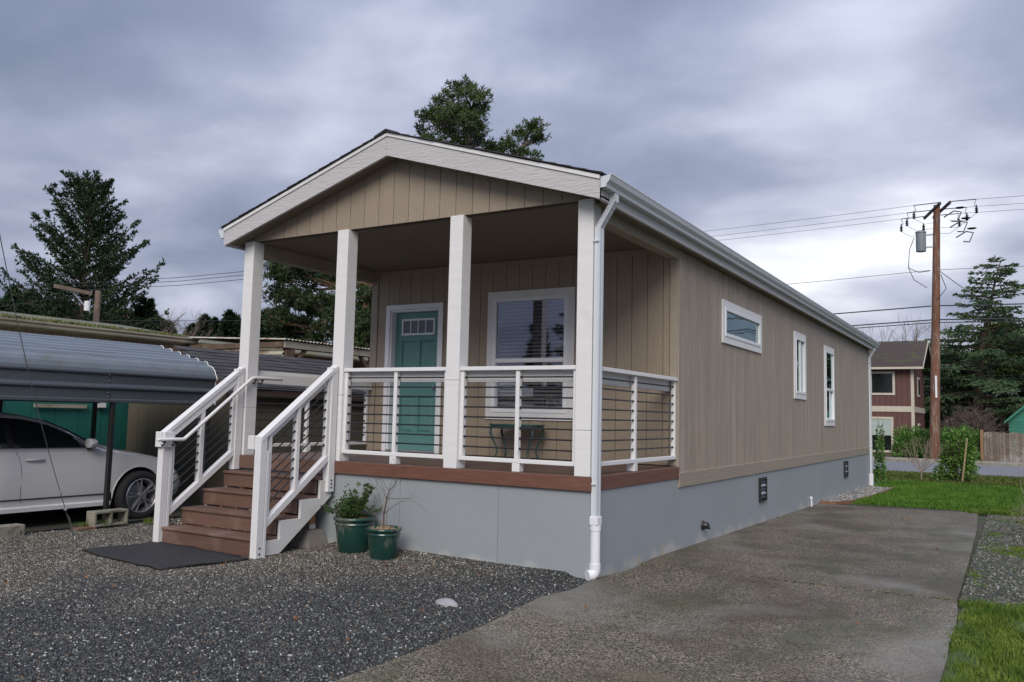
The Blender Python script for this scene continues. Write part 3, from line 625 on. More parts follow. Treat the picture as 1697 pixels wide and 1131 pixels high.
def window(parent, axis, plane, t, kind):
    """trim, vinyl frame, panes; axis 'y': face looks to -Y, 'x': face looks to +X"""
    o = part('window', parent); u0, u1, z0, z1 = t['u0'], t['u1'], t['z0'], t['z1']
    def bx(mb, a, b, za, zb, d0, d1, bv=.003):   # d: outward distance
        if axis == 'y': mb.box(a, b, plane-d1, plane-d0, za, zb, bv)
        else: mb.box(plane+d0, plane+d1, a, b, za, zb, bv)
        return mb
    for a, b, za, zb in ((u0, u1, z1-TW, z1), (u0, u1, z0, z0+TW), (u0, u0+TW, z0+TW, z1-TW), (u1-TW, u1, z0+TW, z1-TW)):
        bx(MB(), a, b, za, zb, .001, .024).build('window_trim', m_whiteh if axis == 'y' else m_white, o)
    fw = .045; a0, a1, c0, c1 = u0+TW, u1-TW, z0+TW, z1-TW
    fr = MB(); e1 = .018
    for a, b, za, zb in ((a0-.004, a1+.004, c1-fw, c1+.004), (a0-.004, a1+.004, c0-.004, c0+fw), (a0-.004, a0+fw, c0+fw, c1-fw), (a1-fw, a1+.004, c0+fw, c1-fw)): bx(fr, a, b, za, zb, -.06, e1+.016)
    if kind == 'hung': zm = c0+(c1-c0)*.45; bx(fr, a0+fw, a1-fw, zm-.028, zm+.028, -.04, .026)
    if kind == 'slider': um = (a0+a1)/2; bx(fr, um-.022, um+.022, c0+fw, c1-fw, -.04, .024)
    fr.build('window_frame', m_vinyl, o)
    gl = g_front if axis == 'y' else g_side
    if kind == 'hung':
        rs_ = ((a0+fw, a1-fw, zm+.028, c1-fw, .005), (a0+fw+.03, a1-fw-.03, c0+fw+.03, zm-.028, -.02))
        s2 = MB()
        for q in ((a0+fw, a1-fw, c0+fw, c0+fw+.03), (a0+fw, a0+fw+.03, c0+fw+.03, zm-.028), (a1-fw-.03, a1-fw, c0+fw+.03, zm-.028)): bx(s2, *q, -.04, -.005)
        s2.build('lower_sash', m_galv if axis == 'y' else m_vinyl, o)
    elif kind == 'slider': rs_ = ((a0+fw, um-.022, c0+fw, c1-fw, .005), (um+.022, a1-fw, c0+fw, c1-fw, -.01))
    else: rs_ = ((a0+fw, a1-fw, c0+fw, c1-fw, .0),)
    for a, b, za, zb, d in rs_:
        if axis == 'y': V = [(a, plane-d, za), (b, plane-d, za), (b, plane-d, zb), (a, plane-d, zb)]
        else: V = [(plane+d, a, za), (plane+d, b, za), (plane+d, b, zb), (plane+d, a, zb)]
        MB().add(V, [(0, 1, 2, 3)]).build('window_pane', gl, o)
    # blinds and dark room
    bm_ = MB(); bx(bm_, a0, a1, c0, c1, -.6, -.16, 0)
    n = int((c1-c0-.06)/.05); me = None
    for i in range(n if axis == 'y' or kind == 'fixed' else 0):
        z = c1-.05-i*.05
        if me is None:
            b = MB(); w2 = .021
            if axis == 'y': b.add([(a0+.03, -w2, -.012), (a1-.03, -w2, -.012), (a1-.03, w2, .012), (a0+.03, w2, .012), (a0+.03, -w2, -.009), (a1-.03, -w2, -.009), (a1-.03, w2, .015), (a0+.03, w2, .015)], [(0, 1, 2, 3), (7, 6, 5, 4), (0, 4, 5, 1), (2, 6, 7, 3), (0, 3, 7, 4), (1, 5, 6, 2)])
            else: b.add([(w2, a0+.03, -.012), (w2, a1-.03, -.012), (-w2, a1-.03, .012), (-w2, a0+.03, .012), (w2, a0+.03, -.009), (w2, a1-.03, -.009), (-w2, a1-.03, .015), (-w2, a0+.03, .015)], [(0, 1, 2, 3), (7, 6, 5, 4), (0, 4, 5, 1), (2, 6, 7, 3), (0, 3, 7, 4), (1, 5, 6, 2)])
            me = b.mesh('blind_slat', m_blind)
        loc = Vector((0, plane+.10, z)) if axis == 'y' else Vector((plane-.10, 0, z))
        link('blind_slat', me, o, loc-origin(house))
    return o
window(house, 'y', D, WF, 'hung')
window(house, 'x', 0.0, SW[0], 'fixed'); window(house, 'x', 0.0, SW[1], 'slider'); window(house, 'x', 0.0, SW[2], 'hung')
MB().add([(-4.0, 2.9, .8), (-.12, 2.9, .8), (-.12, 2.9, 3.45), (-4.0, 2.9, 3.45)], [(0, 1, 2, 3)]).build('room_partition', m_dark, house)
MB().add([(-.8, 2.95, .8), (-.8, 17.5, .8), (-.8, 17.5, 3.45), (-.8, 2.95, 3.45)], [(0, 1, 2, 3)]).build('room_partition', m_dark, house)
# door
dr = part('front_door'); u0, u1, z1 = DO['u0'], DO['u1'], DO['z1']; c = .075
for q in ((u0, u0+c, ZD+.001, z1-c), (u1-c, u1, ZD+.001, z1-c), (u0, u1, z1-c, z1)):
    MB().box(q[0], q[1], D-.026, D-.001, q[2], q[3], .004).build('door_casing', m_vinyl, dr)
    
for q in ((u0+c-.02, u0+c+.025, ZD, z1-c), (u1-c-.025, u1-c+.02, ZD, z1-c), (u0+c+.025, u1-c-.025, z1-c-.03, z1-c)):
    MB().box(q[0], q[1], D-.001, D+.125, q[2], q[3], .002).build('door_jamb', m_vinyl, dr)
MB().box(u0+c, u1-c, D-.02, D+.12, ZD+.001, ZD+.032, .003).build('door_sill', m_galv, dr)
dx0, dx1, dz0, dz1 = u0+c+.026, u1-c-.026, ZD+.034, z1-c-.032; yd = D+.095; dw, dh = dx1-dx0, dz1-dz0
# slab built from stiles and rails so that the raised panels sit in recesses
xs4 = [0, .15, .45, .55, .85, 1]; sl = MB()
def dbx(mb, a, b, za, zb, y0=yd, y1=yd+.04, bv=.002): return mb.box(dx0+a*dw, dx0+b*dw, y0, y1, dz0+za*dh, dz0+zb*dh, bv)
dbx(sl, 0, .15, 0, 1); dbx(sl, .85, 1, 0, 1); dbx(sl, .15, .85, 0, .125); dbx(sl, .15, .85, .38, .48); dbx(sl, .45, .55, .125, .38); dbx(sl, .45, .55, .48, .79); dbx(sl, .15, .85, .79, .835); dbx(sl, .15, .85, .95, 1)
sl.box(dx0+.01, dx1-.01, yd+.018, yd+.038, dz0+.01, dz0+.83*dh)
sl.build('door_slab', m_door, dr)
for a, b in ((.15, .45), (.55, .85)):
    for za, zb in ((.125, .38), (.48, .79)):
        X0, X1, Z0, Z1 = dx0+a*dw+.008, dx0+b*dw-.008, dz0+za*dh+.008, dz0+zb*dh-.008; i = .032
        MB().add([(X0, yd+.017, Z0), (X1, yd+.017, Z0), (X1, yd+.017, Z1), (X0, yd+.017, Z1), (X0+i, yd+.003, Z0+i), (X1-i, yd+.003, Z0+i), (X1-i, yd+.003, Z1-i), (X0+i, yd+.003, Z1-i)],
                 [(0, 1, 5, 4), (1, 2, 6, 5), (2, 3, 7, 6), (3, 0, 4, 7), (4, 5, 6, 7)]).build('door_panel', m_door, dr)
lf = MB(); LX0, LX1, LZ0, LZ1 = dx0+.15*dw, dx0+.85*dw, dz0+.835*dh, dz0+.95*dh; q = .022
lf.box(LX0-.01, LX1+.01, yd-.012, yd+.02, LZ1-q, LZ1+.006, .003); lf.box(LX0-.01, LX1+.01, yd-.012, yd+.02, LZ0-.006, LZ0+q, .003); lf.box(LX0-.01, LX0+q-.004, yd-.012, yd+.02, LZ0+q, LZ1-q, .003); lf.box(LX1-q+.004, LX1+.01, yd-.012, yd+.02, LZ0+q, LZ1-q, .003)
pwid = (LX1-LX0-2*q+.008)/4
for k in range(1, 4): x = LX0+q-.004+k*pwid; lf.box(x-.007, x+.007, yd-.01, yd+.018, LZ0+q, LZ1-q, .002)
lf.build('door_light_frame', m_vinyl, dr)
m_frost = mat('frosted_door_glass', (.10, .11, .14), .25, .15, 20)
for k in range(4):
    x = LX0+q-.004+k*pwid+.007; MB().box(x, x+pwid-.014, yd+.006, yd+.012, LZ0+q, LZ1-q).build('door_pane', m_frost, dr)
kb = MB(); kb.tube([(dx1-.07, yd-.002, 1.76), (dx1-.07, yd-.05, 1.76)], .012, 10); kb.lathe([(0, -.03), (.02, -.024), (.028, -.006), (.022, .012), (.0, .02)], (0, 0, 0), 14)
kb.v = [(a if i < 20 else a+dx1-.07, b if i < 20 else b+yd-.06, c_ if i < 20 else c_+1.76) for i, (a, b, c_) in enumerate(kb.v)]
kb.build('door_knob', m_galv, dr, True)
MB().tube([(dx0+.5*dw, yd-.001, dz0+.70*dh), (dx0+.5*dw, yd-.006, dz0+.70*dh)], .008, 10).build('peephole', m_galv, dr)

# posts
PX = [-W, -3.30, -1.692, -.168]
for x in PX:
    p = MB(); zs_ = 1.245 if x > -1 else 1.9+.31*x/3; p.box(x, x+.167, .0, .167, ZD-.003, zs_-.0015, .004); p.box(x, x+.167, .0, .167, zs_+.0015, ZP-.002, .004); p.build('porch_post', m_whiteh, house)
# deck
dk = part('porch_deck')
MB().box(-W-.0, .016, -.014, .011, ZR0, ZD-.004, .004).build('rim_board', m_deck, dk); MB().box(-.010, .016, .012, D-.015, ZR0, ZD-.004, .004).build('rim_board', m_deck, dk)
MB().box(-W-.005, -W+.02, .012, D+.3, ZR0, ZD-.004, .004).build('rim_board', m_deck, dk)
n = 17; bw = (D-.02+.012)/n; me = MB().box(-W+.0, -.004, 0, bw-.006, 0, .024, .003).mesh('deck_board', m_tread, (0, 0, 0))
for i in range(n): link('deck_board', me, dk, Vector((0, -.010+i*bw, ZD-.026))-origin(dk))

# porch railings
def rods(mb_parent, p0, p1, zs_, m=m_black, r=.008):
    for z in zs_:
        b = MB(); a = Vector((p0[0], p0[1], z)); c_ = Vector((p1[0], p1[1], z)); d = (c_-a).normalized()
        b.tube([a, c_], r, 8); b.tube([a, a+d*.012], .0125, 8); b.tube([c_-d*.012, c_], .0125, 8); b.build('rod', m, mb_parent)
ZT0, ZT1, ZB0, ZB1 = 1.825, 1.866, .900, .942
RZs = [1.757-.102*k for k in range(8)]
def rail_x(x0, x1, xm):
    o = part('porch_railing'); y0, y1 = .035, .095
    MB().box(x0, x1, y0-.015, y1+.015, ZT0, ZT1, .004).build('top_rail', m_white, o); MB().box(x0, x1, y0, y1, ZB0, ZB1, .004).build('bottom_rail', m_white, o)
    for a, b in ((x0, x0+.042), (xm-.022, xm+.022), (x1-.042, x1)): MB().box(a, b, y0+.004, y1-.004, ZB1, ZT0, .003).build('stile', m_white, o)
    MB().box(xm-.044, xm+.044, y0, y0+.088, ZD, ZB0-.001, .004).build('foot_block', m_white, o)
    MB().box(x0+.0, x1-.0, y1+.0165, y1+.055, 1.71, 1.824, .003).build('inner_board', m_white, o)
    yc = (y0+y1)/2; rods(o, (x0+.042, yc), (xm-.022, yc), RZs); rods(o, (xm+.022, yc), (x1-.042, yc), RZs)
def rail_y(xo, y0, y1, ym, s):
    o = part('porch_railing'); x0, x1 = sorted((xo, xo-s*.06)); xi = xo-s*.0765
    MB().box(x0-.015, x1+.015, y0, y1, ZT0, ZT1, .004).build('top_rail', m_white, o); MB().box(x0, x1, y0, y1, ZB0, ZB1, .004).build('bottom_rail', m_white, o)
    for a, b in ((y0, y0+.042), (ym-.022, ym+.022), (y1-.042, y1)): MB().box(x0+.004, x1-.004, a, b, ZB1, ZT0, .003).build('stile', m_white, o)
    MB().box(xo, xo-s*.088, ym-.044, ym+.044, ZD, ZB0-.001, .004).build('foot_block', m_white, o)
    MB().box(xi, xi-s*.038, y0, y1, 1.70, 1.824, .003).build('inner_board', m_white, o)
    xc = (x0+x1)/2; rods(o, (xc, y0+.042), (xc, ym-.022), RZs); rods(o, (xc, ym+.022), (xc, y1-.042), RZs)
rail_x(-3.132, -1.693, -2.395); rail_x(-1.524, -.169, -.835)
rail_y(-.02, .168, 2.385, 1.16, 1); rail_y(-W+.02, .168, 2.385, 1.16, -1)

# downspouts
def downspout(x_out, x_in, y, s, kind):
    o = part('downspout'); P = [(x_out, y, ZE-.12), (x_out, y, ZE-.20), (x_in, y, ZE-.44), (x_in, y, ZE-.52), (x_in, y, .42 if kind else .0)]
    b = MB(); hw, hd = .030, .042; V = []; F = []
    offs = [(-1, 0), (-.5, 0), (0, 0), (.5, 0), (1, 0)]
    ring = [(-hw, -hd), (-hw*.33, -hd+.005), (hw*.33, -hd+.005), (hw, -hd), (hw, -hd*.4), (hw-.005, 0), (hw, hd*.4), (hw, hd), (-hw, hd)]
    pts = []
    for i in range(len(P)-1):
        a, c_ = Vector(P[i]), Vector(P[i+1]); n = 8 if i < 3 else 1
        for j in range(n): pts.append((a.lerp(c_, j/n), .94 if (j % 2 and i in (1,)) else 1))
    pts.append((Vector(P[-1]), 1))
    for p, sc in pts: V += [(p.x+a*sc, p.y+c_*sc, p.z) for a, c_ in ring]
    k = len(ring)
    for i in range(len(pts)-1): F += [(i*k+j, i*k+(j+1) % k, (i+1)*k+(j+1) % k, (i+1)*k+j) for j in range(k)]
    F += [tuple(range(k))[::-1], tuple(range((len(pts)-1)*k, len(pts)*k))]
    b.add(V, F).build('downpipe', m_gutter, o)
    for z in (3.05, .74): MB().box(x_in-.045*s, x_in+.02*s, y-hd-.012, y+hd+.012, z, z+.02, .002).build('pipe_strap', m_gutter, o)
    if kind:
        q = MB(); q.box(x_in-.042, x_in+.042, y-.052, y+.052, .37, .45, .006); q.build('adapter', m_pvc, o)
        q = MB(); q.lathe([(.0, .37), (.052, .37), (.052, .32), (.047, .318), (.047, .02), (.053, .018), (.053, -.03)], (x_in, y, 0), 28)
        q.tube([(x_in, y, -.01), (x_in, y, -.045), (x_in-.006, y-.012, -.072), (x_in-.02, y-.035, -.088), (x_in-.045, y-.07, -.092)], .0525, 24); q.build('drain_pipe', m_pvc, o, angle=40)
    else: MB().box(x_in-.05, x_in+.05, y-.06, y+.06, -.30, .02, .01).build('drain_pipe', m_pvc, o)
downspout(.19, .040, .05, 1, 1); downspout(.17, .045, L_-.12, 1, 0); downspout(-W-.22, -W-.05, .25, -1, 0)

# ------------------------------------------------------------------ stairs
st_ = empty('porch_stairs', (-4.0, -.5, -.13), 'brown composite stairs with white wooden railings leading up to the porch', 'stairs')
SX0, SX1 = -4.745, -3.255
TY = [-1.08, -.805, -.52, -.235]; TZ = [.052, .24, .435, .63]
for i, (y, z) in enumerate(zip(TY, TZ)):
    ynext = TY[i+1] if i < 3 else -.02
    for a, b in ((y, y+.145), (y+.151, ynext+.045 if i < 3 else -.016)):
        MB().box(SX0-.040, SX1, a, b, z-.027, z, .004).build('tread_board', m_tread, st_)
    MB().box(SX0-.0365, SX1-.012, y+.022, y+.042, z-.027-.15 if i else -.135, z-.029, .003).build('riser_board', m_deck if False else m_tread, st_)
MB().box(SX0+.012, SX1-.012, -.036, -.016, .66, ZD-.004, .003).build('riser_board', m_tread, st_)
def stringer(x0, x1):
    poly = [(-.965, -.125), (-.76, -.125), (-.016, .42), (-.016, .60), (-.19, .60), (-.19, .408), (-.475, .408), (-.475, .212), (-.76, .212), (-.76, .022), (-1.03, .022), (-1.03, -.125)]
    MB().prism(poly, 'x', x0, x1).build('stringer', m_stringer, st_)
stringer(SX1+.001, SX1+.036); stringer(SX0-.036, SX0-.001); stringer(-4.02, -3.985)
for x in (-4.5, -4.25, -3.75, -3.5):
    for (y, z) in zip(TY[1:], TZ[1:]): MB().box(x, x+.035, y+.044, y+.074, z-.21, z-.03).build('riser_cleat', m_wood, st_)
def stair_rail(xc, side):     # side +1: right railing, -1 left
    o = part('stair_railing', st_); h = .045
    NX = xc
    bot = -.135
    n_ = MB(); n_.box(NX-h, NX+h, -1.115, -1.025, bot, 1.098, .005); n_.build('newel_post', m_white, o)
    MB().box(NX-h-.0, NX+h, -1.022, -.985, bot, .95, .004).build('newel_backer', m_white, o)
    zb = .47 if side > 0 else .64
    MB().box(NX-h, NX+h, -.115, -.017, zb, 1.868, .005).build('newel_post', m_white, o)
    if side > 0:
        MB().box(NX-h-.085, NX-h-.001, -1.135, -1.045, .962, 1.103, .004).build('newel_block', m_white, o)
    else:
        MB().box(NX-h-.035, NX-h-.001, -1.13, -1.0, .93, 1.10, .004).build('newel_block', m_white, o); MB().box(NX+h+.001, NX+h+.036, -1.13, -1.0, .93, 1.10, .004).build('newel_block', m_white, o)
        MB().box(NX-h-.001, NX+h+.001, -1.15, -1.116, .93, 1.10, .004).build('newel_block', m_white, o)
    sl = (1.87-1.105)/(1.02)
    def slope(y0, y1, zoff0, h_, w_, nm, x=NX, m=m_white):
        z0 = 1.105+sl*(y0+1.07)-zoff0; z1 = 1.105+sl*(y1+1.07)-zoff0
        b = MB(); b.prism([(y0, z0-h_), (y1, z1-h_), (y1, z1), (y0, z0)], 'x', x-w_/2, x+w_/2); return b.build(nm, m, o)
    slope(-1.10, -.03, -.012, .052, .10, 'top_rail')
    slope(-1.02, -.12, .044, .085, .036, 'sub_rail', NX+.02*(1 if side < 0 else -1))
    slope(-.985, -.118, .93, .078, .07, 'bottom_rail')
    def zt(y, off): return 1.105+sl*(y+1.07)-off
    MB().prism([(-.985, zt(-.985, .93)), (-.95, zt(-.95, .93)), (-.95, zt(-.95, .05)), (-.985, zt(-.985, .05))], 'x', NX-.03, NX+.03).build('stile', m_white, o)
    ym = -.585
    MB().prism([(ym-.022, zt(ym-.022, .93)), (ym+.022, zt(ym+.022, .93)), (ym+.022, zt(ym+.022, .045)), (ym-.022, zt(ym-.022, .045))], 'x', NX-.035, NX+.035).build('stile', m_white, o)
    MB().prism([(-.155, zt(-.155, .93)), (-.118, zt(-.118, .93)), (-.118, zt(-.118, .045)), (-.155, zt(-.155, .045))], 'x', NX-.03, NX+.03).build('stile', m_white, o)
    for k in range(7):
        off = .20+.099*k
        for a, b_ in ((-.95, ym-.022), (ym+.022, -.155)):
            p, q = Vector((NX, a, zt(a, off))), Vector((NX, b_, zt(b_, off))); d = (q-p).normalized(); b = MB(); b.tube([p, q], .0078, 8); b.tube([p, p+d*.014], .0125, 8); b.tube([q-d*.014, q], .0125, 8); b.build('rod', m_black, o)
    return o
stair_rail(SX1+.036+.045-.05, 1); lo = stair_rail(SX0-.03, -1)
hx = SX0-.03+.045+.075
hr = MB(); hr.tube([(hx, -1.25, 1.012), (hx, -1.235, 1.016), (hx, -.93, 1.016), (hx, -.90, 1.022), (hx, -.875, 1.04), (hx, .01, 1.735), (hx, .04, 1.757), (hx, .075, 1.765), (hx, .52, 1.765), (hx, .535, 1.763)], [.012]+[.021]*8+[.012], 14)
ho = hr.build('handrail', m_white, st_, True)
for y, z, xi in ((-1.16, 1.016, hx-.040), (-1.03, 1.016, hx-.040), (-.58, 1.27, hx-.05), (.09, 1.765, hx-.045), (.2, 1.765, hx-.11)):
    b = MB(); b.tube([(hx, y, z-.02), (hx, y, z-.045), (hx-.02, y, z-.07), (xi, y, z-.06)], .009, 8); b.tube([(hx, y-.02, z-.021), (hx, y+.02, z-.021)], .011, 8); b.build('rail_bracket', m_black, st_)
tb = MB(); 
for z in (-.09, -.03): tb.tube([(SX1+.0765, -1.07, z), (SX1+.082, -1.07, z)], .010, 8)
for z in (.52, .56, .60): tb.tube([(SX1+.0765, -.065, z), (SX1+.082, -.065, z)], .010, 8)
tb.build('bolt', m_black, st_)

# pier under the stringer
pr_ = empty('deck_pier', (-3.36, .10, -.13), 'concrete pier block with a short treated wood post under the stairs', 'pier')
def frust(mb, cx, cy, z0, z1, a, b):
    V = [(cx-a, cy-a, z0), (cx+a, cy-a, z0), (cx+a, cy+a, z0), (cx-a, cy+a, z0), (cx-b, cy-b, z1), (cx+b, cy-b, z1), (cx+b, cy+b, z1), (cx-b, cy+b, z1)]
    return mb.add(V, [(0, 3, 2, 1), (4, 5, 6, 7), (0, 1, 5, 4), (1, 2, 6, 5), (2, 3, 7, 6), (3, 0, 4, 7)])
pcx, pcy = -3.38, -.17
frust(frust(MB(), pcx, pcy, -.16, -.12, .15, .15), pcx, pcy, -.12, .05, .149, .10).build('pier_block', mat('pier_concrete', (.22, .20, .18), .9, .1, 6, .5, 30), pr_)
MB().box(pcx-.045, pcx+.045, pcy-.045, pcy+.045, .052, .40, .003).build('timber_post', m_wood, pr_)
MB().box(pcx-.02, pcx+.047, pcy-.048, pcy+.048, .054, .11).build('post_bracket', m_galv, pr_)

# mat
mm = mat('black_rubber_mat', (.022, .022, .024), .75, .15, 10)
t_ = mm.node_tree; vo = N('ShaderNodeTexVoronoi', t_); vo.inputs['Scale'].default_value = 38; g_ = N('ShaderNodeNewGeometry', t_); t_.links.new(g_.outputs['Position'], vo.inputs[0]); bp_ = N('ShaderNodeBump', t_); bp_.inputs['Distance'].default_value = .008; t_.links.new(vo.outputs['Distance'], bp_.inputs['Height']); t_.links.new(bp_.outputs[0], t_.nodes['Principled BSDF'].inputs['Normal'])
cm = [(-4.87, -1.90), (-3.42, -2.06), (-3.20, -1.17), (-4.80, -1.0)]
nx, ny = 18, 12; V = []; F = []
for j in range(ny+1):
    for i in range(nx+1):
        s, t = i/nx, j/ny; x = (cm[0][0]*(1-s)+cm[1][0]*s)*(1-t)+(cm[3][0]*(1-s)+cm[2][0]*s)*t; y = (cm[0][1]*(1-s)+cm[1][1]*s)*(1-t)+(cm[3][1]*(1-s)+cm[2][1]*s)*t
        V.append((x+.01*math.sin(j), y+.008*math.sin(i*1.3), max(gravz(x, y), -.145)+.030+.004*math.sin(i*.9+j*.7)))
for j in range(ny):
    for i in range(nx): a = j*(nx+1)+i; F.append((a, a+1, a+nx+2, a+nx+1))
mo = link('door_mat', npmesh('door_mat', V, F, mm)); sm = mo.modifiers.new('thickness', 'SOLIDIFY'); sm.thickness = .018; sm.offset = -1
tag(mo, 'large black rubber mat lying on gravel at foot of the stairs', 'mat')

# bistro bench on porch
tbm = mat('verdigris_iron', (.028, .075, .068), .5, .25, 30)
tb_ = empty('iron_bench', (-2.05, 2.12, ZD), 'low dark green cast iron table with curved legs under the porch window', 'table')
t = MB(); pts = [(-2.42, -1.68)]
def ell(cx, cy, a, b, k=28): return [(cx+a*math.copysign(abs(math.cos(2*math.pi*i/k))**.6, math.cos(2*math.pi*i/k)), cy+b*math.copysign(abs(math.sin(2*math.pi*i/k))**.6, math.sin(2*math.pi*i/k))) for i in range(k)]
t.prism(ell(-2.07, 2.13, .37, .2), 'z', 1.245, 1.262); t.prism(ell(-2.07, 2.13, .355, .185), 'z', 1.21, 1.244)
for i in range(14):
    x = -2.4+i*.05
    t.tube([(x, 1.945, 1.215), (x+.012, 1.942, 1.195), (x+.025, 1.945, 1.215)], .004, 5)
t.build('table_top', tbm, tb_)
for sx in (-1, 1):
    for sy in (-1, 1):
        cx, cy = -2.07, 2.13
        P = [(cx+sx*.31, cy+sy*.13, 1.21), (cx+sx*.315, cy+sy*.14, 1.15), (cx+sx*.28, cy+sy*.13, 1.06), (cx+sx*.235, cy+sy*.11, .97), (cx+sx*.225, cy+sy*.11, .90), (cx+sx*.25, cy+sy*.125, .84), (cx+sx*.275, cy+sy*.135, ZD+.005)]
        MB().tube(P, [.014, .018, .014, .011, .011, .012, .016], 8).build('leg', tbm, tb_, True)

# ------------------------------------------------------------------ pots and plants
def leaf_cards(P, D, n, L, wd, spread):
    """n small pointed leaves from each point; P,D (k,3)"""
    k = len(P); P = np.repeat(P, n, 0); D = np.repeat(D, n, 0); m = len(P)
    d = D+NR.normal(0, spread, (m, 3)); d /= np.linalg.norm(d, axis=1)[:, None]+1e-9
    s = np.cross(d, NR.normal(0, 1, (m, 3))); s /= np.linalg.norm(s, axis=1)[:, None]+1e-9
    ll = (L*NR.uniform(.6, 1.25, m))[:, None]; w2 = (wd*NR.uniform(.7, 1.2, m))[:, None]/2
    tip = P+d*ll; mid = P+d*ll*.5
    return np.stack([P, mid+s*w2, tip, mid-s*w2], 1).reshape(-1, 3)
def quads(V): return np.arange(len(V)).reshape(-1, 4)
def foliage(name, V, m, parent=None, kind=None):
    V = V if isinstance(V, np.ndarray) else np.concatenate(V)
    o = link(name, npmesh(name, V, quads(V), m, origin(parent)), parent)
    if kind: o['kind'] = kind
    return o
def limb(mb, p, d, L, r0, r1, bend=0.1, n=5, k=5, up=0.0):
    pts = [Vector(p)]; d = Vector(d).normalized(); rr = [r0]
    for i in range(n):
        d = (d+Vector((R_.gauss(0, bend), R_.gauss(0, bend), R_.gauss(0, bend)+up))).normalized(); pts.append(pts[-1]+d*(L/n)); rr.append(r0+(r1-r0)*(i+1)/n)
    mb.tube(pts, rr, k, False); return pts, d
def bare_tree(mb, p, d, L, r, depth, spread=.6, bend=.1, nb=3, k=5, up=.05, tips=None, ratio=.66):
    pts, dd = limb(mb, p, d, L, r, r*.55, bend, 4, k, up)
    if depth == 0:
        if tips is not None: tips.append((pts[-1], dd))
        return
    for i in range(nb):
        t = R_.uniform(.35, 1.0) if i else 1.0; j = min(len(pts)-2, int(t*(len(pts)-1))); q = pts[j].lerp(pts[j+1], .9)
        a = (dd+Vector((R_.gauss(0, spread), R_.gauss(0, spread), R_.gauss(0, spread*.6)))).normalized()
        bare_tree(mb, q, a, L*ratio*R_.uniform(.8, 1.15), r*.55, depth-1, spread, bend, nb, max(3, k-1), up, tips, ratio)
def pot(c, R, H, label, m=m_greenpot):
    o = empty('plant_pot', c, label, 'plant pot', 'green glazed pots by the skirting')
    s = R/.23; pf = [(.0, .0), (.155*s, .0), (.165*s, .02*H/.36), (.19*s, .18*H/.36), (.203*s, .27*H/.36), (.203*s, .275*H/.36), (.213*s, .283*H/.36), (.213*s, .293*H/.36), (.203*s, .30*H/.36), (.205*s, .318*H/.36), (.225*s, .325*H/.36), (.23*s, .34*H/.36), (.226*s, .355*H/.36), (.212*s, .36*H/.36), (.20*s, .352*H/.36), (.195*s, .30*H/.36), (0, .30*H/.36)]
    MB().lathe(pf, c, 48).build('pot_body', m, o, True)
    s_ = MB().lathe([(0, .0), (.196*s, .0)], (c[0], c[1], c[2]+H*.86), 30).build('potting_soil', m_chips, o)
    V = [];
    for i in range(260):
        a = R_.uniform(0, 6.28); r = .19*s*math.sqrt(R_.random()); V.append((c[0]+r*math.cos(a), c[1]+r*math.sin(a), c[2]+H*.87+R_.uniform(0, .022)+.02*(1-r/(.19*s))))
    P = np.array(V); Vv = leaf_cards(P, np.tile([0, 0, .2], (len(P), 1)), 1, .03, .014, 1.0)
    foliage('bark_chips', Vv, m_chips, o, 'stuff'); return o
p1 = pot((-2.655, -.235, -.115), .232, .375, 'larger green glazed pot with a boxwood bush beside the stairs')
p2 = pot((-2.15, -.36, -.125), .186, .325, 'smaller green glazed pot of wood chips holding a leafless sapling')
# boxwood
bx_ = empty('boxwood_shrub', (-2.655, -.235, .22), 'small leafy boxwood bush growing in the larger green pot', 'shrub')
b = MB(); P = []; Dd = []
for i in range(70):
    a = R_.uniform(0, 6.28); el = R_.uniform(.35, 1.5); Ln = R_.uniform(.14, .27)*(1.25 if i % 9 == 0 else 1)
    d = Vector((math.cos(a)*math.cos(el), math.sin(a)*math.cos(el), math.sin(el)))
    pts, dd = limb(b, (-2.70+R_.gauss(0, .035), -.25+R_.gauss(0, .035), .21), d, Ln*1.12, .003, .0015, .12, 5, 3, .06)
    for q in range(1, 6):
        for _ in range(5):
            P.append(tuple(pts[q]+Vector((R_.gauss(0, .016), R_.gauss(0, .016), R_.gauss(0, .016))))); Dd.append((d.x, d.y, d.z+.4))
for i in range(6):   # leader with taller shoots toward the right
    pts, dd = limb(b, (-2.60, -.22, .30), (.45+R_.gauss(0, .1), .1, 1), .30, .003, .0015, .08, 5, 3, .06)
    for q in range(1, 6):
        for _ in range(6): P.append(tuple(pts[q]+Vector((R_.gauss(0, .013), R_.gauss(0, .013), R_.gauss(0, .013))))); Dd.append((0, 0, 1))
b.build('stems', m_twig, bx_); foliage('leaves', leaf_cards(np.array(P), np.array(Dd), 7, .021, .013, .9), l_box, bx_)
# bare sapling in pot 2
bs_ = empty('bare_sapling', (-2.15, -.36, .16), 'leafless young sapling with yellow stem in the smaller green pot', 'sapling')
b = MB(); base = Vector((-2.16, -.36, .15))
trunk = [base, base+Vector((.0, 0, .18)), base+Vector((.03, 0, .34)), base+Vector((.06, 0, .42)), base+Vector((.14, 0, .50)), base+Vector((.22, .0, .66)), base+Vector((.30, 0, .75))]
b.tube(trunk, [.011, .009, .007, .005, .004, .003, .001], 7)
for (i, d, Ln) in ((1, (-.5, 0, 1), .42), (1, (.45, 0, .9), .5), (2, (-.8, 0, .9), .3), (2, (1, .1, -.05), .42), (3, (-.1, 0, 1), .3), (3, (-.8, 0, .6), .26), (4, (.1, -.2, 1), .25), (5, (.9, 0, .2), .2), (1, (.9, .2, .6), .38), (2, (-.3, -.2, 1), .35), (0, (.7, 0, 1), .4), (0, (-.7, -.1, 1.1), .42), (1, (-1, 0, .5), .3)):
    bare_tree(b, trunk[i], d, Ln*.62, .0035, 2, .45, .1, 2, 4, .05)
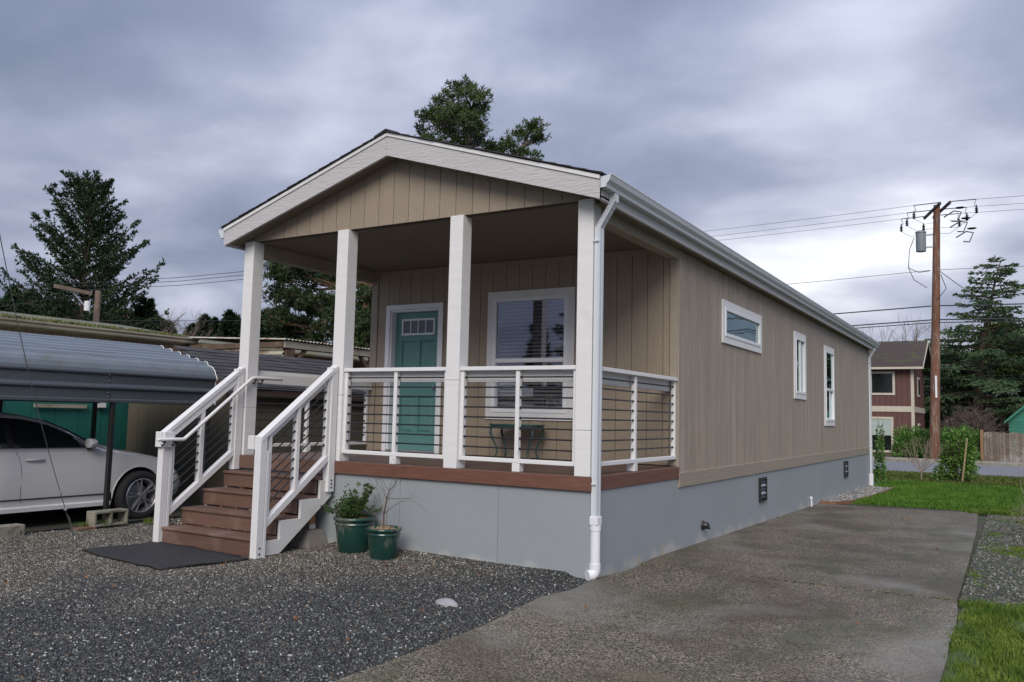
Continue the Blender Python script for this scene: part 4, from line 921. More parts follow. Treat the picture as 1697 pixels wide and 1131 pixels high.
b.build('branches', mat('yellow_sapling_bark', (.17, .115, .06), .7, .2, 9, c2=(.095, .055, .055), c2s=5, c2t=(.42, .5)), bs_)
# rock
import bmesh
def rock(name, c, r, sq, label, m, seed, group=None):
    bm = bmesh.new(); bmesh.ops.create_icosphere(bm, subdivisions=3, radius=1); rr = random.Random(seed)
    ph = [rr.uniform(0, 6) for _ in range(6)]
    for v_ in bm.verts:
        d = v_.co; k = 1+.14*math.sin(2.3*d.x+ph[0])+.12*math.sin(3.1*d.y+ph[1])+.1*math.sin(4*d.z+ph[2]+2*d.x)+.03*math.sin(11*d.x+9*d.y+ph[3]); v_.co = Vector((d.x*sq[0], d.y*sq[1], d.z*sq[2]))*k*r
    me = bpy.data.meshes.new(name); bm.to_mesh(me); bm.free(); me.materials.append(m); me.polygons.foreach_set('use_smooth', [True]*len(me.polygons)); o = link(name, me, None, c); return tag(o, label, 'rock', group)
rk = rock('flat_rock', (-.47, -1.60, -.135), .13, (1.15, .55, .32), 'flat pale grey rock half sunk in the dark gravel', mat('pale_rock', (.33, .32, .33), .8, .12, 12, .5, 30), 4); rk.rotation_euler = (0, 0, rad(-25))
# dead leaves on the gravel and drive
lv = []
for i in range(24):
    x, y = (R_.uniform(-4.2, -.1), R_.uniform(-3.4, -.3)) if i < 14 else (R_.uniform(.3, 2.9), R_.uniform(-3, 9)); z = (gravz(x, y) if i < 22 else gz(y)+.012)+.022; lv.append((x, y, z))
foliage('fallen_leaves', leaf_cards(np.array(lv), np.tile([.3, .2, .1], (len(lv), 1)), 2, .045, .028, .6), mat('dead_leaf', (.19, .095, .045), .8, .3, 20), None, 'stuff')

# ------------------------------------------------------------------ carport
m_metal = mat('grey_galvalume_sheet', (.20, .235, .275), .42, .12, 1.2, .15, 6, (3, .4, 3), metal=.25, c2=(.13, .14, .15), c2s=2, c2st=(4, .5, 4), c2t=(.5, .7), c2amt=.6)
m_metal_shaded = mat('shaded_side_sheet_metal', (.085, .10, .115), .45, .05, 1.5, metal=.25)  # same metal as the roof; shade of the upright sides put into its colour
m_moss = mat('sheet_metal_mossy_edge', (.165, .195, .225), .5, .15, 2, metal=.15, c2=(.11, .12, .07), c2s=7, c2st=(1, 1, .25), c2t=(.48, .75), c2amt=.7)
cp = empty('metal_carport', (-8, -2, -.15), 'low grey ribbed metal carport roof sheltering the pale car left of the stairs', 'carport')
CX0, CX1, CYE = -6.6, -9.4, 1.08
def carport_profile():
    P = []
    # side skirt with two trapezoid ribs, from bottom up
    x = CX0
    P += [(x-.012, 1.415), (x+.006, 1.425), (x+.006, 1.455), (x-.006, 1.47)]
    for zc in (1.63, 1.82): P += [(x-.006, zc-.055), (x+.022, zc-.03), (x+.022, zc-.01), (x-.006, zc+.03)]
    P += [(x-.012, 1.865), (x-.035, 1.915), (x-.08, 1.965), (x-.14, 1.992)]
    n = 6; x0, z0, x1, z1 = x-.14, 1.992, (CX0+CX1)/2, 2.305
    for i in range(n):
        t = (i+.5)/n; xc = x0+(x1-x0)*t; zc = z0+(z1-z0)*t
        P += [(xc+.052, zc-.012), (xc+.030, zc+.034), (xc-.026, zc+.048), (xc-.05, zc+.012)]
    P.append((x1, z1)); return P
PR = carport_profile(); PRm = [(CX0+CX1-a, b) for a, b in PR[::-1]][1:]
full = PR+PRm
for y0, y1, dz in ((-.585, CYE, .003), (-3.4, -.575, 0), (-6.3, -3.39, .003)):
    for pr, nm, mm_ in ((full[:12], 'side_panel', m_metal_shaded), (full[11:17], 'eave_bend', m_moss), (full[16:len(full)-16], 'roof_panel', m_metal), (full[len(full)-17:len(full)-11], 'eave_bend', m_moss), (full[len(full)-12:], 'side_panel', m_metal_shaded)):
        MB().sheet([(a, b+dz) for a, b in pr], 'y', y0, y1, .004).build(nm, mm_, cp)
edge = MB(); edge.tube([(a, CYE+.006, b+.006) for a, b in full], .007, 5); edge.build('edge_trim', m_white, cp)
sc_ = MB()
for z in (1.50, 1.55, 1.70, 1.78): sc_.tube([(CX0+.006, -.60, z), (CX0+.014, -.60, z)], .009, 6)
sc_.build('screw', m_galv, cp)
for x in (CX0-.04, CX1+.04):
    for y in (-.50, 0.98, -2.0, -3.5, -5.0, -6.2): 
        if x > -8 and y in (.98,): y = 1.0
        MB().box(x-.028, x+.028, y-.028, y+.028, -.13, 1.60, .003).build('post', m_black, cp)
    MB().box(x-.03, x+.03, -6.3, CYE, -.185, -.132, .004).build('base_rail', m_black, cp)
for y in (-.50, .98, -2.0, -3.5, -5.0):
    b = MB(); b.tube([(CX0-.04, y, 1.58), (CX0-.08, y, 1.85), (CX0-.2, y, 1.93), (-8, y, 2.24), (CX1+.2, y, 1.93), (CX1+.08, y, 1.85), (CX1+.04, y, 1.58)], .025, 6); b.build('roof_bow', m_black, cp)
hd = MB()
for y in (-1.45, -1.35, -1.20): hd.tube([(CX0-.009, y, -.155), (CX0-.004, y, -.155)], .012, 8)
hd.build('anchor_hole', m_white, cp)
slab_ = link('carport_slab', MB().box(-9.6, -6.57, -7, 1.9, -.35, -.18).mesh('carport_slab', m_pad)); slab_['kind'] = 'structure'

# ------------------------------------------------------------------ cinder blocks
def cinder(c, rz, label, L=.47, H=.17, Wd=.19):
    b = MB(); t = .03; cells = 2; cw = (L-3*t)/2
    for (x0, x1, y0, y1) in ((-L/2, L/2, -Wd/2, -Wd/2+t), (-L/2, L/2, Wd/2-t, Wd/2), (-L/2, -L/2+t, -Wd/2+t, Wd/2-t), (-t/2, t/2, -Wd/2+t, Wd/2-t), (L/2-t, L/2, -Wd/2+t, Wd/2-t)):
        b.box(x0, x1, y0, y1, 0, H, .004)
    # lay on its side: holes face the viewer
    b.v = [(x, z-H/2, y+Wd/2) for x, y, z in b.v]
    o = link('concrete_block', b.mesh('concrete_block', m_concrete), None, c); o.rotation_euler = (0, 0, rz); return tag(o, label, 'concrete block', 'concrete blocks along the carport')
cinder((-6.44, -.60, -.125), rad(92), 'hollow concrete block standing at the foot of the front carport post')
b_ = MB().box(-6.50, -6.32, -2.25, -1.69, -.14, .0, .006).build('concrete_block', m_concrete); tag(b_, 'solid pale concrete block lying at the left edge by the carport rail', 'concrete block', 'concrete blocks along the carport')
b_ = MB().box(-6.50, -6.34, -1.05, -.80, -.15, -.115, .006).build('brick', mat('dirty_brick', (.16, .09, .06), .9, .2, 12)); tag(b_, 'flat dirty brick lying on gravel beside the hollow concrete block', 'brick')

# ------------------------------------------------------------------ car (nose towards +Y)
m_paint = mat('silver_white_car_paint', (.64, .63, .63), .28, .01, 2, coat=.7)
m_tyre = mat('tyre_rubber', (.018, .018, .019), .8, .1, 20)
m_rim = mat('alloy_rim', (.45, .45, .47), .28, .03, 5, metal=.7)
CYN, CXC, CZ0 = 1.13, -7.955, -.18
car = empty('parked_car', (CXC, -1.2, CZ0), 'pale silver car with alloy wheels parked under the metal carport', 'car')
def ip(tab, u): return float(np.interp(u, [a for a, _ in tab], [b for _, b in tab]))
HT = [(0, .50), (.05, .60), (.15, .70), (.35, .79), (.6, .86), (.9, .915), (1.25, .965), (1.5, .985), (3.6, 1.0), (4.4, 1.0), (4.68, .93), (4.75, .8)]
WT = [(0, .60), (.06, .70), (.2, .81), (.45, .885), (.8, .915), (1.5, .93), (3.5, .93), (4.2, .90), (4.6, .82), (4.75, .68)]
RT = [(1.22, .99), (1.5, 1.10), (1.8, 1.25), (2.1, 1.37), (2.4, 1.435), (2.75, 1.46), (3.3, 1.45), (3.9, 1.38), (4.3, 1.25), (4.6, 1.05)]
def cy(u): return CYN-u
us = sorted(set(list(np.round(np.linspace(0, 4.75, 60), 3))+[.02, .05, .1]))
def lower_sec(u):
    w, h = ip(WT, u), ip(HT, u); bot = .22+.12*max(0, 1-u/.3)+.1*max(0, (u-4.4)/.35)
    pts = [(0, bot), (w*.86, bot), (w*.955, bot+.03), (w*.985, bot+.10)]
    z1, z2 = bot+.10, h-.10
    for t, k in ((.25, 1.0), (.5, 1.008), (.72, 1.0), (.9, .985), (1, .972)): pts.append((w*k, z1+(z2-z1)*t))
    pts += [(w*.945, h-.035), (w*.90, h-.008), (w*.82, h+.003), (w*.5, h+.030), (w*.2, h+.042), (0, h+.045)]
    return pts
def loft(secfn, us, closed_ends=True):
    b = MB(); V = []; F = []; n = None
    for u in us:
        s = secfn(u); full_ = s+[(-a, z) for a, z in s[-2:0:-1]]; n = len(full_); V += [(CXC+a, cy(u), CZ0+z) for a, z in full_]
    for i in range(len(us)-1):
        for j in range(n): F.append((i*n+j, (i+1)*n+j, (i+1)*n+(j+1) % n, i*n+(j+1) % n))
    F += [tuple(range(n)), tuple(range((len(us)-1)*n, len(us)*n))[::-1]]
    return b.add(V, F)
body = loft(lower_sec, us).build('body', m_paint, car)
WU = [.90, 3.78]; WR = .335
cut = []
for u in WU:
    c_ = MB().cyl((CXC-1.2, cy(u), CZ0+WR), (CXC+1.2, cy(u), CZ0+WR), .385, 40); c_.f = c_.f
    oc = c_.build('arch_cutter', None); cut.append(oc); md = body.modifiers.new('arch', 'BOOLEAN'); md.object = oc; md.operation = 'DIFFERENCE'; md.solver = 'EXACT'
dg = bpy.context.evaluated_depsgraph_get(); me2 = bpy.data.meshes.new_from_object(body.evaluated_get(dg)); body.modifiers.clear(); body.data = me2
me2.polygons.foreach_set('use_smooth', [True]*len(me2.polygons)); me2.set_sharp_from_angle(angle=rad(32))
for oc in cut: bpy.data.objects.remove(oc)
def xside(u, z):   # greenhouse side surface
    w, h, r = ip(WT, u)*.90, ip(HT, u)-.01, ip(RT, u); t = 0 if r-.06-h < .02 else min(1, max(0, (z-h)/(r-.05-h))); return w+(w*.74-w)*t**1.25
def green_sec(u):
    h, r = ip(HT, u)-.012, ip(RT, u); top = max(h+.004, r-.05); P = [(0, h-.05)]
    for k in range(6): z = h+(top-h)*k/5; P.append((xside(u, z), z))
    xe = P[-1][0]; P += [(xe*.93, top+(r-top)*.6), (xe*.75, r-.008), (xe*.4, r+.008), (0, r+.012)]; return P
gu = sorted(set(list(np.round(np.linspace(1.24, 4.6, 40), 3))))
gh = loft(green_sec, gu).build('roof', m_paint, car); gh.data.polygons.foreach_set('use_smooth', [True]*len(gh.data.polygons)); gh.data.set_sharp_from_angle(angle=rad(40))
m_cargl = mat('dark_tinted_glass', (.012, .016, .015), .05, .0, 1, spec=.6)
def side_glass(name, u0, u1, side, m, off, tb=.02, tt=.085, n=16, clip=None):
    V = []; F = []
    for i in range(n+1):
        u = u0+(u1-u0)*i/n; zb = ip(HT, u)+tb; zt = max(zb+.004, ip(RT, u)-tt)
        for k in range(6): z = zb+(zt-zb)*k/5; V.append((CXC+side*(xside(u, z)+off), cy(u), CZ0+z))
    for i in range(n):
        for k in range(5): F.append((i*6+k, i*6+k+1, (i+1)*6+k+1, (i+1)*6+k))
    o = link(name, npmesh(name, V, F, m, origin(car)), car); o.data.polygons.foreach_set('use_smooth', [True]*len(o.data.polygons)); return o
for s in (1, -1):
    side_glass('window_surround', 1.58, 4.12, s, m_black, .003, .008, .068, 30)
    side_glass('side_window', 1.72, 2.58, s, m_cargl, .007, .022, .085); side_glass('side_window', 2.66, 3.55, s, m_cargl, .007, .022, .085); side_glass('side_window', 3.6, 4.0, s, m_cargl, .007, .022, .10)
    # chrome line under the glass and over it
    b = MB(); b.tube([(CXC+s*(xside(u, ip(HT, u)+.008)+.008), cy(u), CZ0+ip(HT, u)+.010) for u in np.linspace(1.55, 4.1, 20)], .006, 5); b.build('window_trim', m_rim, car)
    b = MB(); b.tube([(CXC+s*(xside(u, ip(RT, u)-.066)+.008), cy(u), CZ0+ip(RT, u)-.066) for u in np.linspace(1.56, 4.0, 24)], .006, 5); b.build('window_trim', m_rim, car)
    def xs_(u, z):
        P = lower_sec(u); zs = [p[1] for p in P[1:10]]; xs = [p[0] for p in P[1:10]]; return float(np.interp(z, zs, xs))
    # door seams
    for uu in (1.36, 2.52, 3.52):
        b = MB(); b.tube([(CXC+s*(xs_(uu+du, z)+.0005), cy(uu+du), CZ0+z) for z, du in ((.27, -.03), (.36, -.01), (.5, .0), (.7, .0), (.8, .01), (.90, .03), (ip(HT, uu)-.03, .06))], .0032, 5); b.build('door_seam', m_black, car)
    b = MB(); b.tube([(CXC+s*(xs_(u, .40-.0*u)+.002), cy(u), CZ0+.385) for u in np.linspace(1.36, 3.3, 14)], .009, 5); b.build('door_strip', m_black, car)
    b = MB(); b.prism([(CXC+s*.86, CZ0+.225), (CXC+s*.945, CZ0+.235), (CXC+s*.95, CZ0+.285), (CXC+s*.90, CZ0+.30)], 'y', cy(3.3), cy(1.33)); b.build('sill', m_white, car)
    for uu in (2.36, 3.36):
        x = CXC+s*xs_(uu, .86); b = MB(); b.tube([(x, cy(uu-.12), CZ0+.865), (x+s*.028, cy(uu-.09), CZ0+.868), (x+s*.032, cy(uu), CZ0+.87), (x+s*.028, cy(uu+.09), CZ0+.868), (x, cy(uu+.12), CZ0+.865)], [.010, .017, .018, .017, .010], 10); b.build('door_handle', m_paint, car, True)
    # mirror
    mr_ = MB(); P = [(0, 0), (.03, .0), (.09, .0), (.13, 0)]
    mx = CXC+s*.93; my = cy(1.66); mz = CZ0+1.045
    b = MB()
    for i, (dy, sc) in enumerate(((.0, .3), (.03, .8), (.07, 1.0), (.12, 1.0), (.125, .9))):
        ring = [(mx+s*(.06+.085*math.cos(a)*sc), my+.06-dy, mz+.02+.062*math.sin(a)*sc) for a in np.linspace(0, 2*math.pi, 16, endpoint=False)]
        b.v += ring
    for i in range(4): b.f += [(i*16+j, i*16+(j+1) % 16, (i+1)*16+(j+1) % 16, (i+1)*16+j) for j in range(16)]
    b.f += [tuple(range(16)), tuple(range(64, 80))]
    b.build('wing_mirror', m_paint, car, angle=50); MB().bar((mx-s*.06, my+.02, mz-.06), (mx+s*.05, my+.02, mz-.03), .05, .03).build('mirror_arm', m_black, car)
    for u in WU:
        wh = tag_none('wheel', car); wx = CXC+s*.90; c = (wx-s*.115, cy(u), CZ0+WR-.002)
        sg = s
        MB().lathe([(.215, 0), (.235, .005*sg), (.30, 0), (.325, .02*sg), (.335, .05*sg), (.335, .18*sg), (.325, .215*sg), (.30, .232*sg), (.25, .226*sg), (.235, .215*sg), (.228, .20*sg)], c, 48, 'x').build('tyre', m_tyre, wh, True)
        b = MB(); b.lathe([(.236, .216*sg), (.228, .222*sg), (.222, .214*sg), (.212, .17*sg), (.205, .06*sg)], c, 48, 'x'); b.lathe([(0, .205*sg), (.03, .206*sg), (.045, .198*sg), (.05, .18*sg)], c, 24, 'x')
        for k in range(5):
            a0 = math.pi/2+2*math.pi*k/5+.2
            for da in (-.13, .13):
                a = a0+da; ca, sa = math.cos(a), math.sin(a); a2 = a0+da*1.35; cb, sb = math.cos(a2), math.sin(a2); px, pz = -sa, ca
                xo, xi2 = c[0]+sg*.200, c[0]+sg*.215
                def q(r, ca, sa, w, x): return (x, c[1]+ca*r+(-sa)*w, c[2]+sa*r+ca*w)
                V = []
                for r, CC, SS, w_, dx in ((.035, ca, sa, .014, -.006), (.12, math.cos((a+a2)/2), math.sin((a+a2)/2), .012, .004), (.222, cb, sb, .017, -.004)):
                    for w2, xx in ((-w_, xo), (w_, xo), (w_*.45, xi2+sg*dx), (-w_*.45, xi2+sg*dx)): V.append(q(r, CC, SS, w2, xx-(sg*.03 if xx == xo else 0)))
                b.add(V, [(i+0, i+1, i+5, i+4) for i in (0, 4)]+[(i+1, i+2, i+6, i+5) for i in (0, 4)]+[(i+2, i+3, i+7, i+6) for i in (0, 4)]+[(i+3, i, i+4, i+7) for i in (0, 4)]+[(8, 9, 10, 11)])
        b.build('rim', m_rim, wh, angle=35)
        MB().lathe([(0, .10*sg), (.16, .10*sg), (.165, .08*sg)], c, 32, 'x').build('brake_disc', m_galv, wh)
        b = MB(); b.lathe([(.382, -.15*sg), (.382, .10*sg)], (c[0], c[1], CZ0+WR), 40, 'x'); b.lathe([(0, -.15*sg), (.382, -.15*sg)], (c[0], c[1], CZ0+WR), 40, 'x'); b.build('wheel_well', m_dark, wh)
        # flare ring at the arch
        th0, th1 = -.12*math.pi, 1.12*math.pi
        pts = [(0, 0)]; b = MB(); P = []
        for i in range(22):
            a = th0+(th1-th0)*i/21; yy_, zz_ = c[1]+.392*math.cos(a), CZ0+WR+.392*math.sin(a); u_ = CYN-yy_
            P.append((CXC+s*(xs_(u_, zz_-CZ0)+.001), yy_, zz_))
        b.tube(P, .010, 5); b.build('arch_lip', m_paint, wh, True)
        if u < 2: MB().box(wx-.14*0-s*.10, wx+s*.02, cy(u)-.43, cy(u)-.40, CZ0+.10, CZ0+.42, .004).build('mud_flap', m_black, wh)
    MB().prism([(cy(.03), CZ0+.60), (cy(.12), CZ0+.70), (cy(.42), CZ0+.80), (cy(.40), CZ0+.72), (cy(.12), CZ0+.60)], 'x', CXC+s*.60, CXC+s*.80).build('headlight', m_cargl, car)
b = MB(); V = []
for i in range(9):
    u = 1.32+(2.08-1.32)*i/8; r = ip(RT, u)
    for k in range(-6, 7): xe = xside(u, r-.06)*.9*k/6; V.append((CXC+xe, cy(u)+.012, CZ0+r+.012-abs(k)**2*.0006))
F = [(i*13+j, i*13+j+1, (i+1)*13+j+1, (i+1)*13+j) for i in range(8) for j in range(12)]
link('windscreen', npmesh('windscreen', V, F, m_cargl, origin(car)), car)
MB().box(CXC-.35, CXC+.35, cy(-.005), cy(.03), CZ0+.52, CZ0+.62, .01).build('grille', m_black, car)

# ------------------------------------------------------------------ neighbours on the left
m_greenw = mat('green_painted_siding', (.018, .135, .112), .55, .08, 1.5, .3, 20, (3, 3, .3), rnd=.03)
m_olive = mat('olive_brown_siding', (.105, .088, .062), .7, .08, 2, .3, 20, (3, 3, .3), rnd=.04)
m_brownfas = mat('dark_brown_fascia', (.060, .037, .028), .7, .15, 3)
m_beige = mat('beige_ribbed_siding', (.30, .235, .165), .6, .06, 1)
m_beiget = mat('beige_gutter_metal', (.36, .325, .25), .45, .1, 2, c2=(.17, .14, .09), c2s=3, c2t=(.5, .7), c2amt=.6)
m_rust = mat('rusty_brown_beam', (.11, .07, .048), .8, .2, 3, c2=(.20, .13, .08), c2s=4)
m_rustpan = mat('rust_streaked_white_metal', (.50, .48, .40), .6, .12, 2, c2=(.22, .13, .045), c2s=2.6, c2t=(.46, .62), c2st=(1, 1, 2.5))
m_mossroof = mat('mossy_grey_roof', (.15, .145, .135), .85, .15, 2, c2=(.12, .125, .04), c2s=2.4, c2t=(.44, .56))
def wall_boards(parent, axis, plane, a0, a1, z0, z1f, step, m, th=.02, gap=.008, name='wall_board'):
    n = max(1, round((a1-a0)/step)); w = (a1-a0)/n; cache = None
    for i in range(n):
        a, b2 = a0+i*w+gap/2, a0+(i+1)*w-gap/2; mb = MB()
        mb.prism([(a, z0), (b2, z0), (b2, z1f(b2)), (a, z1f(a))], axis, plane, plane+th) if axis == 'y' else mb.prism([(a, z0), (b2, z0), (b2, z1f(b2)), (a, z1f(a))], 'x', plane-th, plane)
        mb.build(name, m, parent)
# green shed
gs = empty('green_shed', (-10.7, -2, -.15), 'dark green painted long shed wall behind the metal carport', 'shed')
MB().box(-12.0, -10.43, -7, 3.0, -.15, 2.42).build('wall_core', m_greenw, gs)
wall_boards(gs, 'x', -10.40, -4, 3.0, -.15, lambda a: 2.47, .42, m_greenw, name='wall_panel')
MB().box(-12.1, -10.3, -7.1, 3.05, 2.472, 2.50).build('roof', m_mossroof, gs)
lt = MB(); lt.box(-10.36, -10.33, .55, 1.45, 1.33, 1.39); lt.build('door_lintel', m_beiget, gs); MB().box(-10.37, -10.31, 1.62, 1.80, 1.34, 1.45, .01).build('door_lamp', m_white, gs)
# brown gabled shed
bs = empty('brown_shed', (-8.65, 4, -.17), 'low olive brown shed with a dark shingled gable roof between carport and porch', 'shed')
SXR, SXL, SPX, SPZ, SEZ, SY0, SY1 = -7.35, -10.0, -8.672, 2.37, 1.76, 1.9, 5.9
sls = (2.40-1.711)/(8.672-7.203)
MB().prism([(SXL, -.2), (SXR, -.2), (SXR, 2.40-sls*(SXR-SPX)-.08), (SPX, 2.32), (SXL, 2.40-sls*(SPX-SXL)-.08)], 'y', SY0+.14, SY1).build('wall_core', m_wallback, bs)
wall_boards(bs, 'y', SY0+.115, SXL, SXR, -.2, lambda x: 2.36-sls*abs(x-SPX)-.06, .30, m_olive)
wall_boards(bs, 'x', SXR+.022, SY0+.14, SY1, -.2, lambda y: 1.72, .30, m_olive)
for s, xe in ((1, -7.203), (-1, -10.14)):
    ze = 2.40-sls*abs(xe-SPX)
    rf = MB().prism([(SPX, 2.395), (SPX, 2.35), (xe, ze-.045), (xe, ze)], 'y', SY0, SY1+.15).build('roof', m_roofdark, bs)
    MB().prism([(SPX, 2.40), (SPX, 2.27), (xe+.02*s, ze-.13), (xe+.02*s, ze+.003)], 'y', SY0-.025, SY0-.001).build('rake_board', m_brownfas, bs)
    MB().box(xe, xe+.02*s, SY0, SY1+.15, ze-.13, ze-.01).build('eave_board', m_brownfas, bs)
    if s > 0:
        rows = 11; run = (xe+.03-SPX)/rows; tabs = 15; tw = (SY1+.17-SY0+.02)/tabs
        d = Vector((1, 0, -sls)).normalized(); nrm = Vector((sls, 0, 1)).normalized(); me = None
        L2 = run*math.hypot(1, sls)*1.25
        b = MB(); P0 = [Vector((0, 0, 0)), d*(-L2)]
        V = []
        for p, t in ((Vector((0, 0, 0)), .016), (d*(-L2), .004)):
            for y in (.004, tw-.004): V += [p+Vector((0, y, 0)), p+nrm*t+Vector((0, y, 0))]
        b.add([tuple(v_) for v_ in V], [(0, 2, 3, 1), (4, 5, 7, 6), (0, 1, 5, 4), (2, 6, 7, 3), (1, 3, 7, 5), (0, 4, 6, 2)])
        me = b.mesh('shingle', m_roofdark)
        for r in range(rows):
            for k in range(tabs):
                x = SPX+(r+1)*run; y = SY0-.02+k*tw+(tw/2 if r % 2 else 0)-(tw/2 if r % 2 and k == tabs-1 else 0)
                link('shingle', me, rf, Vector((x+R_.uniform(-.006, .006), y, 2.40-sls*(x-SPX)+.002+R_.uniform(0, .004)))-origin(rf))
# beige mobile home, far behind
bh = empty('beige_mobile_home', (-13.5, -1, -.15), 'long beige mobile home with a mossy roof edge behind the green shed', 'mobile home')
MB().box(-15.5, -12.06, -12, 4.72, -.1, 2.84).build('wall_core', m_beige, bh)
rbm = MB(); n = 90; V = []
pts = []
y = -6.0
while y < 4.7: pts += [(y, -12.045), (y+.05, -12.045), (y+.06, -12.02), (y+.11, -12.02)]; y += .12
rbm.prism_strip([(b2, a) for a, b2 in pts], [(b2-.02, a) for a, b2 in pts], 'z', 1.8, 2.74); rbm.build('ribbed_siding', m_beige, bh)
MB().box(-12.05, -11.98, -12, 4.74, 2.60, 2.70, .005).build('frieze', m_brownfas, bh) if False else None
pr = [(-11.93, 2.77), (-11.80, 2.77), (-11.785, 2.80), (-11.80, 2.83), (-11.76, 2.86), (-11.76, 2.89)]
MB().sheet(pr, 'y', -12, 4.80, .012).build('gutter', m_beiget, bh); MB().box(-12.06, -11.93, -12, 4.78, 2.74, 2.86).build('eave_fascia', m_beiget, bh)
MB().prism([(-11.80, 2.90), (-11.80, 2.865), (-14.6, 3.24), (-14.6, 3.30)], 'y', -12, 4.85).build('roof', m_mossroof, bh)
V = leaf_cards(np.array([(-11.85-R_.random()**2*.6, R_.uniform(-8, 4.6), 0) for _ in range(1500)]), np.tile([0, 0, 1.], (1500, 1)), 2, .05, .05, .8); 
V[:, 2] += 2.90+(-11.80-V[:, 0])*.137
foliage('roof_moss', V, mat('moss', (.11, .125, .03), .9, .3, 5), bh, 'stuff')
wn = tag_none('window', bh); MB().box(-12.03, -11.99, -.2, .95, 2.05, 2.68, .004).build('frame', m_white, wn); MB().box(-12.0, -11.985, -.1, .85, 2.12, 2.60).build('pane', g_car if False else m_cargl, wn)
bh2 = empty('grey_roofed_home', (-14, 9, -.15), 'low home with flat grey roof farther back behind the rusty awning', 'mobile home')
MB().box(-16, -12.6, 4.95, 16, -.1, 2.78).build('wall', m_beige, bh2); MB().prism([(-12.3, 2.86), (-12.3, 2.80), (-15, 3.16), (-15, 3.22)], 'y', 4.9, 17).build('roof', m_mossroof, bh2)
# rusty awning and open timber carport
ra = empty('rusty_awning', (-10.5, 4.8, -.15), 'rust streaked white corrugated awning under a brown beam beyond the shingled shed', 'awning')
MB().box(-12.0, -9.02, 4.62, 4.72, 2.63, 2.74, .005).build('beam', m_rust, ra)
pts = []; z = 2.62
while z > 2.0: pts += [(4.66, z), (4.66, z-.03), (4.70, z-.05), (4.70, z-.08)]; z -= .10
MB().prism_strip(pts, [(a+.008, c) for a, c in pts], 'x', -11.95, -9.05).build('corrugated_panel', m_rustpan, ra)
for x in (-9.06, -11.8): MB().box(x-.05, x+.05, 4.73, 4.83, -.2, 2.62).build('post', m_rust, ra)
oc_ = empty('timber_carport', (-10, 7, -.15), 'open timber carport with Y braced posts and corrugated roof seen past the porch', 'carport')
MB().box(-9.03, -8.98, 4.66, 11.5, 2.62, 2.76, .005).build('fascia', m_beiget, oc_)
pts = []; y = 4.6
while y < 11.6: pts += [(y, 0.0), (y+.05, .03), (y+.10, 0)]; y += .1
b = MB(); V = []
for x, z0 in ((-8.93, 2.775), (-12.0, 2.90)): V += [(x, a, z0+c) for a, c in pts]
n = len(pts); b.add(V, [(i, i+1, n+i+1, n+i) for i in range(n-1)]); b.build('corrugated_roof', m_rustpan, oc_)
for y in (4.9, 7.35, 9.8):
    MB().box(-9.10, -9.0, y-.05, y+.05, -.2, 2.62).build('post', m_rust, oc_)
    for s in (-1, 1):
        if y == 4.9 and s < 0: continue
        MB().bar((-9.05, y+s*.04, 2.26), (-9.05, y+s*.38, 2.62), .07, .07, (1, 0, 0)).build('knee_brace', m_rust, oc_)
MB().box(-12.2, -12.1, 4.9, 11.5, -.2, 2.80).build('back_wall', m_brownfas, oc_)
MB().box(-12.1, -9.1, 11.4, 11.5, -.2, 2.7).build('end_wall', m_brownfas, oc_)

# guy wire with eye stake
m_cable = mat('dull_steel_cable', (.13, .135, .14), .55, .1, 5)
gw = empty('guy_wire', (-5.66, -1.51, -.13), 'thin steel guy wire with clamps rising from a gravel stake past the carport', 'guy wire')
A = Vector((-5.66, -1.51, -.10)); B = at(0, 392, 7.35); pts = [A.lerp(B, t)+CR*(-.05*math.sin(t*math.pi)) for t in np.linspace(0, 1, 14)]; d = (B-A)
b = MB(); b.tube(pts+[B+(B-pts[-2])*14], .0045, 6); b.build('cable', m_cable, gw)
b = MB(); b.tube([pts[0]+Vector((.0, .01, .0)), pts[1]+Vector((.01, .01, 0)), pts[1]+(pts[2]-pts[1])*.2], .005, 6)
b.tube([(-5.66+.03*math.cos(a), -1.51, -.125+.035*math.sin(a)) for a in np.linspace(0, 6.283, 14)], .007, 6); b.build('eye_stake', m_galv, gw)
for t in (.16, .27):
    p = pts[1].lerp(pts[3], (t-.1)*4); b = MB(); b.box(p.x-.016, p.x+.016, p.y-.014, p.y+.014, p.z-.012, p.z+.012, .004); b.build('cable_clamp', m_galv, gw)

# ------------------------------------------------------------------ utility pole, right
m_pole = mat('creosoted_pole', (.165, .070, .040), .85, .25, 3, .8, 30, (1, 1, .15), c2=(.25, .21, .17), c2s=5, c2st=(2, 2, .3), c2t=(.5, .65))
up = empty('utility_pole', (-.30, 44, -.5), 'tall brown wooden utility pole with a grey transformer across the road', 'utility pole')
PB, PT = Vector((-.33, 44, -.6)), Vector((.07, 44, 13.65))
MB().tube([PB, PB.lerp(PT, .5), PT], [.27, .225, .17], 14).build('pole_shaft', m_pole, up, angle=60)
av = Vector((.30, -.95, 0)).normalized()
for dz, dx in ((13.35, -.24), (13.35, .24)):
    c = Vector((.06+dx, 44, dz)); MB().bar(c-av*1.75, c+av*1.75, .10, .14).build('crossarm', mat('dark_crossarm', (.055, .04, .035), .8) if dx < 0 else bpy.data.materials['dark_crossarm'], up)
ins = MB().lathe([(0, -.22), (.05, -.20), (.09, -.14), (.035, -.10), (.10, -.04), (.035, 0), (.09, .06), (.03, .12), (.03, .25)], (0, 0, 0), 10)
ime = ins.mesh('insulator', m_black)
m_wire = mat('dark_cable', (.03, .032, .035), .6)
wl = empty('overhead_wires', (0, 44, 9), 'overhead power lines strung along the road past the wooden utility pole', 'power lines')
